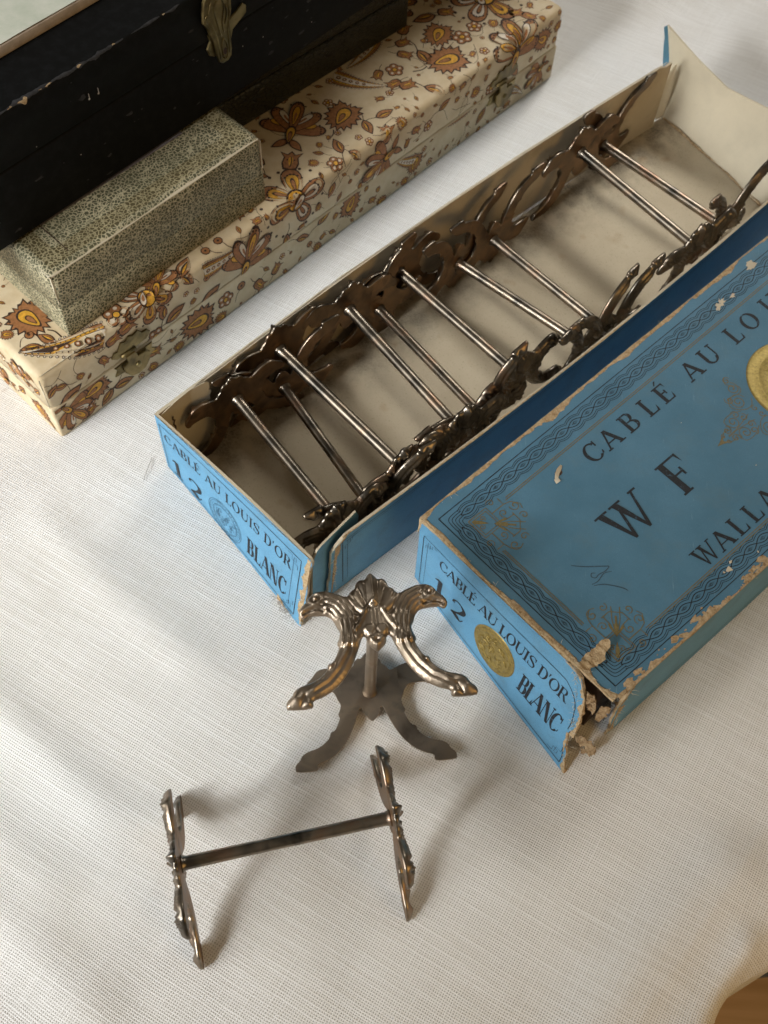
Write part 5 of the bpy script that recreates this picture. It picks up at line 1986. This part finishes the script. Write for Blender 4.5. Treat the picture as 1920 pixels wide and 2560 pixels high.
def skin_patch(mb, x0, x1, hw, seed, off):
    """ragged strip lying over the rounded edge from x0 to x1"""
    n = max(5, int((x1 - x0) / .05))
    up, dn = jag(n, hw, seed) + hw * .12, jag(n, hw, seed + 50) + hw * .12
    tp = np.sin(np.linspace(0, math.pi, n)) ** .35
    kn = max(3, int((x1 - x0) / .35))
    tp = tp * (.18 + .9 * np.interp(np.linspace(0, kn, n), np.arange(kn + 1), np.random.RandomState(seed + 5).rand(kn + 1) ** 1.3))
    rows = [[KF(x0 + (x1 - x0) * i / (n - 1), s, off + (.012 if 0 < j < 6 else 0)) for j, s in enumerate(np.linspace(-up[i] * tp[i], dn[i] * tp[i], 7))] for i in range(n)]
    for i in range(n - 1):
        mb.add(rows[i] + rows[i + 1], [(j, j + 1, j + 8, j + 7) for j in range(6)])


m, m2 = MB(), MB()
g = np.random.RandomState(3)
for x, L_, w_ in ((2.30, .80, .26), (3.15, .30, .12), (3.50, .55, .24), (4.3, .18, .08), (5.25, .32, .16), (6.1, .2, .09), (6.5, .40, .19), (7.35, .12, .07), (7.6, .28, .13), (8.9, .22, .10), (10.4, .14, .06), (12.6, .12, .05)):
    skin_patch(m, x, x + L_, w_, 300 + int(x * 10), .012)
for x, L_, w_ in ((1.9, 3.4, .24), (5.0, 3.9, .20), (8.6, 2.3, .17), (11.2, 1.3, .12), (12.7, .7, .10)):
    skin_patch(m2, x, x + L_, w_, 400 + int(x * 10), .005)
tag(m2.build("scuffed_edge", SCUFF, kl), kind='stuff')
tag(m.build("chipped_edge", RAW, kl), kind='stuff')
for (nm_, par, y0, y1, n) in (("scuff_mark", kl, 10.6, 12.1, 16), ("scuff_mark", kb, 7.5, 10.2, 36)):
    m = MB()
    for k in range(n):
        x, y = 3 + g.rand() * 22, y0 + g.rand() * (y1 - y0)
        r = .02 + .09 * g.rand() ** 3
        st = 1 + 2.5 * g.rand()
        m.poly([kf(x + r * st * (.5 + g.rand()) * math.cos(q), y + r * (.5 + g.rand()) * math.sin(q), .006 if par is kl else -.014) for q in np.linspace(0, 5.4, 7)])
    tag(m.build(nm_, SCUFF, par), kind='stuff')
m = MB()
for k in range(7):
    x, y = 4 + g.rand() * 16, 8 + g.rand() * 4
    m.poly([kf(x + .025 * math.cos(q), y + .025 * math.sin(q), .012) for q in np.linspace(0, 5.2, 6)])
for x in (9.05, 9.45):
    m.box(kf(x, 11.0, .01), ku * .02, Zv * .22, kw * .02)
    m.poly([kf(x + .045 * math.cos(q), 11.0 + .045 * math.sin(q), .012) for q in np.linspace(0, 5.2, 6)])
tag(m.build("lint_speck", FUZZ, kl), kind='stuff')
# catch: embossed brass plate over a keeper with side ear
cx0 = 14.95
kc = lambda x, y, o=0.0: kf(cx0 + x, y + .32, o)
m = MB()
extr(m, [(-.62, 9.45), (-.72, 9.75), (-.55, 10.0), (-.60, 10.3), (0, 10.4), (.45, 10.4), (.85, 10.55), (1.15, 10.72), (1.32, 10.55), (1.30, 10.3), (1.0, 10.15), (.6, 9.95), (.45, 9.6), (.0, 9.4), (-.4, 9.3)], kc, 0, .07, 0, .03)
keeper = m.build("keeper_plate", BRASS, kb)
m = MB()
pl_ = [(-.12, 8.92), (.12, 8.92), (.28, 9.05), (.34, 9.3), (.36, 9.9), (.40, 10.5), (.52, 10.9), (.55, 11.4), (.50, 11.9), (.30, 12.25), (-.1, 12.3), (-.5, 12.1), (-.72, 11.7), (-.82, 11.3), (-.85, 10.95), (-.70, 10.7), (-.62, 10.4), (-.45, 10.0), (-.38, 9.4), (-.30, 9.05)]
extr(m, pl_, kc, .10, .20, 0, .05)
catch = m.build("hasp", BRASS, kl)
m = MB()
for P in ([(-.25, 9.2), (-.28, 10.0), (-.45, 10.6), (-.55, 11.2), (-.35, 11.7)], [(.22, 9.25), (.25, 10.2), (.38, 10.9), (.35, 11.5), (.05, 11.9)], [(-.12, 9.25), (-.12, 9.7), (-.02, 9.95), (.1, 9.7), (.1, 9.25), (-.02, 9.1), (-.12, 9.25)],
          [(-.1, 10.1), (-.25, 10.8), (-.3, 11.3), (0, 11.6), (.15, 11.2), (.0, 10.6), (.05, 10.1)], [(-.65, 10.9), (-.72, 11.1), (-.62, 11.2), (-.58, 11.0)], [(.12, 10.5), (.25, 10.9), (.2, 11.3)]):
    Q = ribbon(P, .05, 4)
    m.tube([kc(*((np.array(q[0]) + np.array(q[1])) / 2), .20) for q in Q], .035, 6)
m.build("embossed_scroll", BRASS, catch, True)
m = MB()
m.poly([kc(.0 + .09 * math.cos(q), 9.42 + .15 * math.sin(q), .206) for q in np.linspace(0, 5.8, 12)])
m.build("slot", P_DARK, catch)

# ------------------------------------------------------------------ pale green folder on the black case
fu = ku
F1 = K0 * np.array([1, 1, 0]) - kw * 2.0 + ku * 1.0 + Zv * (KT + .01)
fbox = thing("pale_green_folder", "pale green mottled paper covered board with a pinkish edge on the black case", "folder", (-14, 33, 12.4))
m = MB()
ob = rounded_box("board", F1, fu * 22, -kw * 10, Zv * .42, .05, PINKISH, fbox, 2)
m = MB()
NX, NY = 24, 10
pts = [F1 + fu * (22 * i / NX) - kw * (.02 + 9.96 * j / NY) + Zv * (.46 + .008 * math.sin(i * 1.7 + j)) for j in range(NY + 1) for i in range(NX + 1)]
b_ = len(pts)
m.add(pts + [p - Zv * .02 for p in pts], [(j * (NX + 1) + i, j * (NX + 1) + i + 1, (j + 1) * (NX + 1) + i + 1, (j + 1) * (NX + 1) + i) for j in range(NY) for i in range(NX)])
m.build("cover_paper", PALE, fbox, True)

# small loose things on the cloth
m = MB()
P = [(-9.4 + .02 * i, 20.75 + .13 * i + .03 * math.sin(i * .9), .05 + cl_) for i, cl_ in zip(range(9), [0, .01, .03, .05, .05, .04, .03, .01, 0])]
m.tube(P, .012, 5)
tag(m.build("loose_thread", FUZZ), "short grey loose thread on the cloth between the paisley box and the blue tray", "thread")
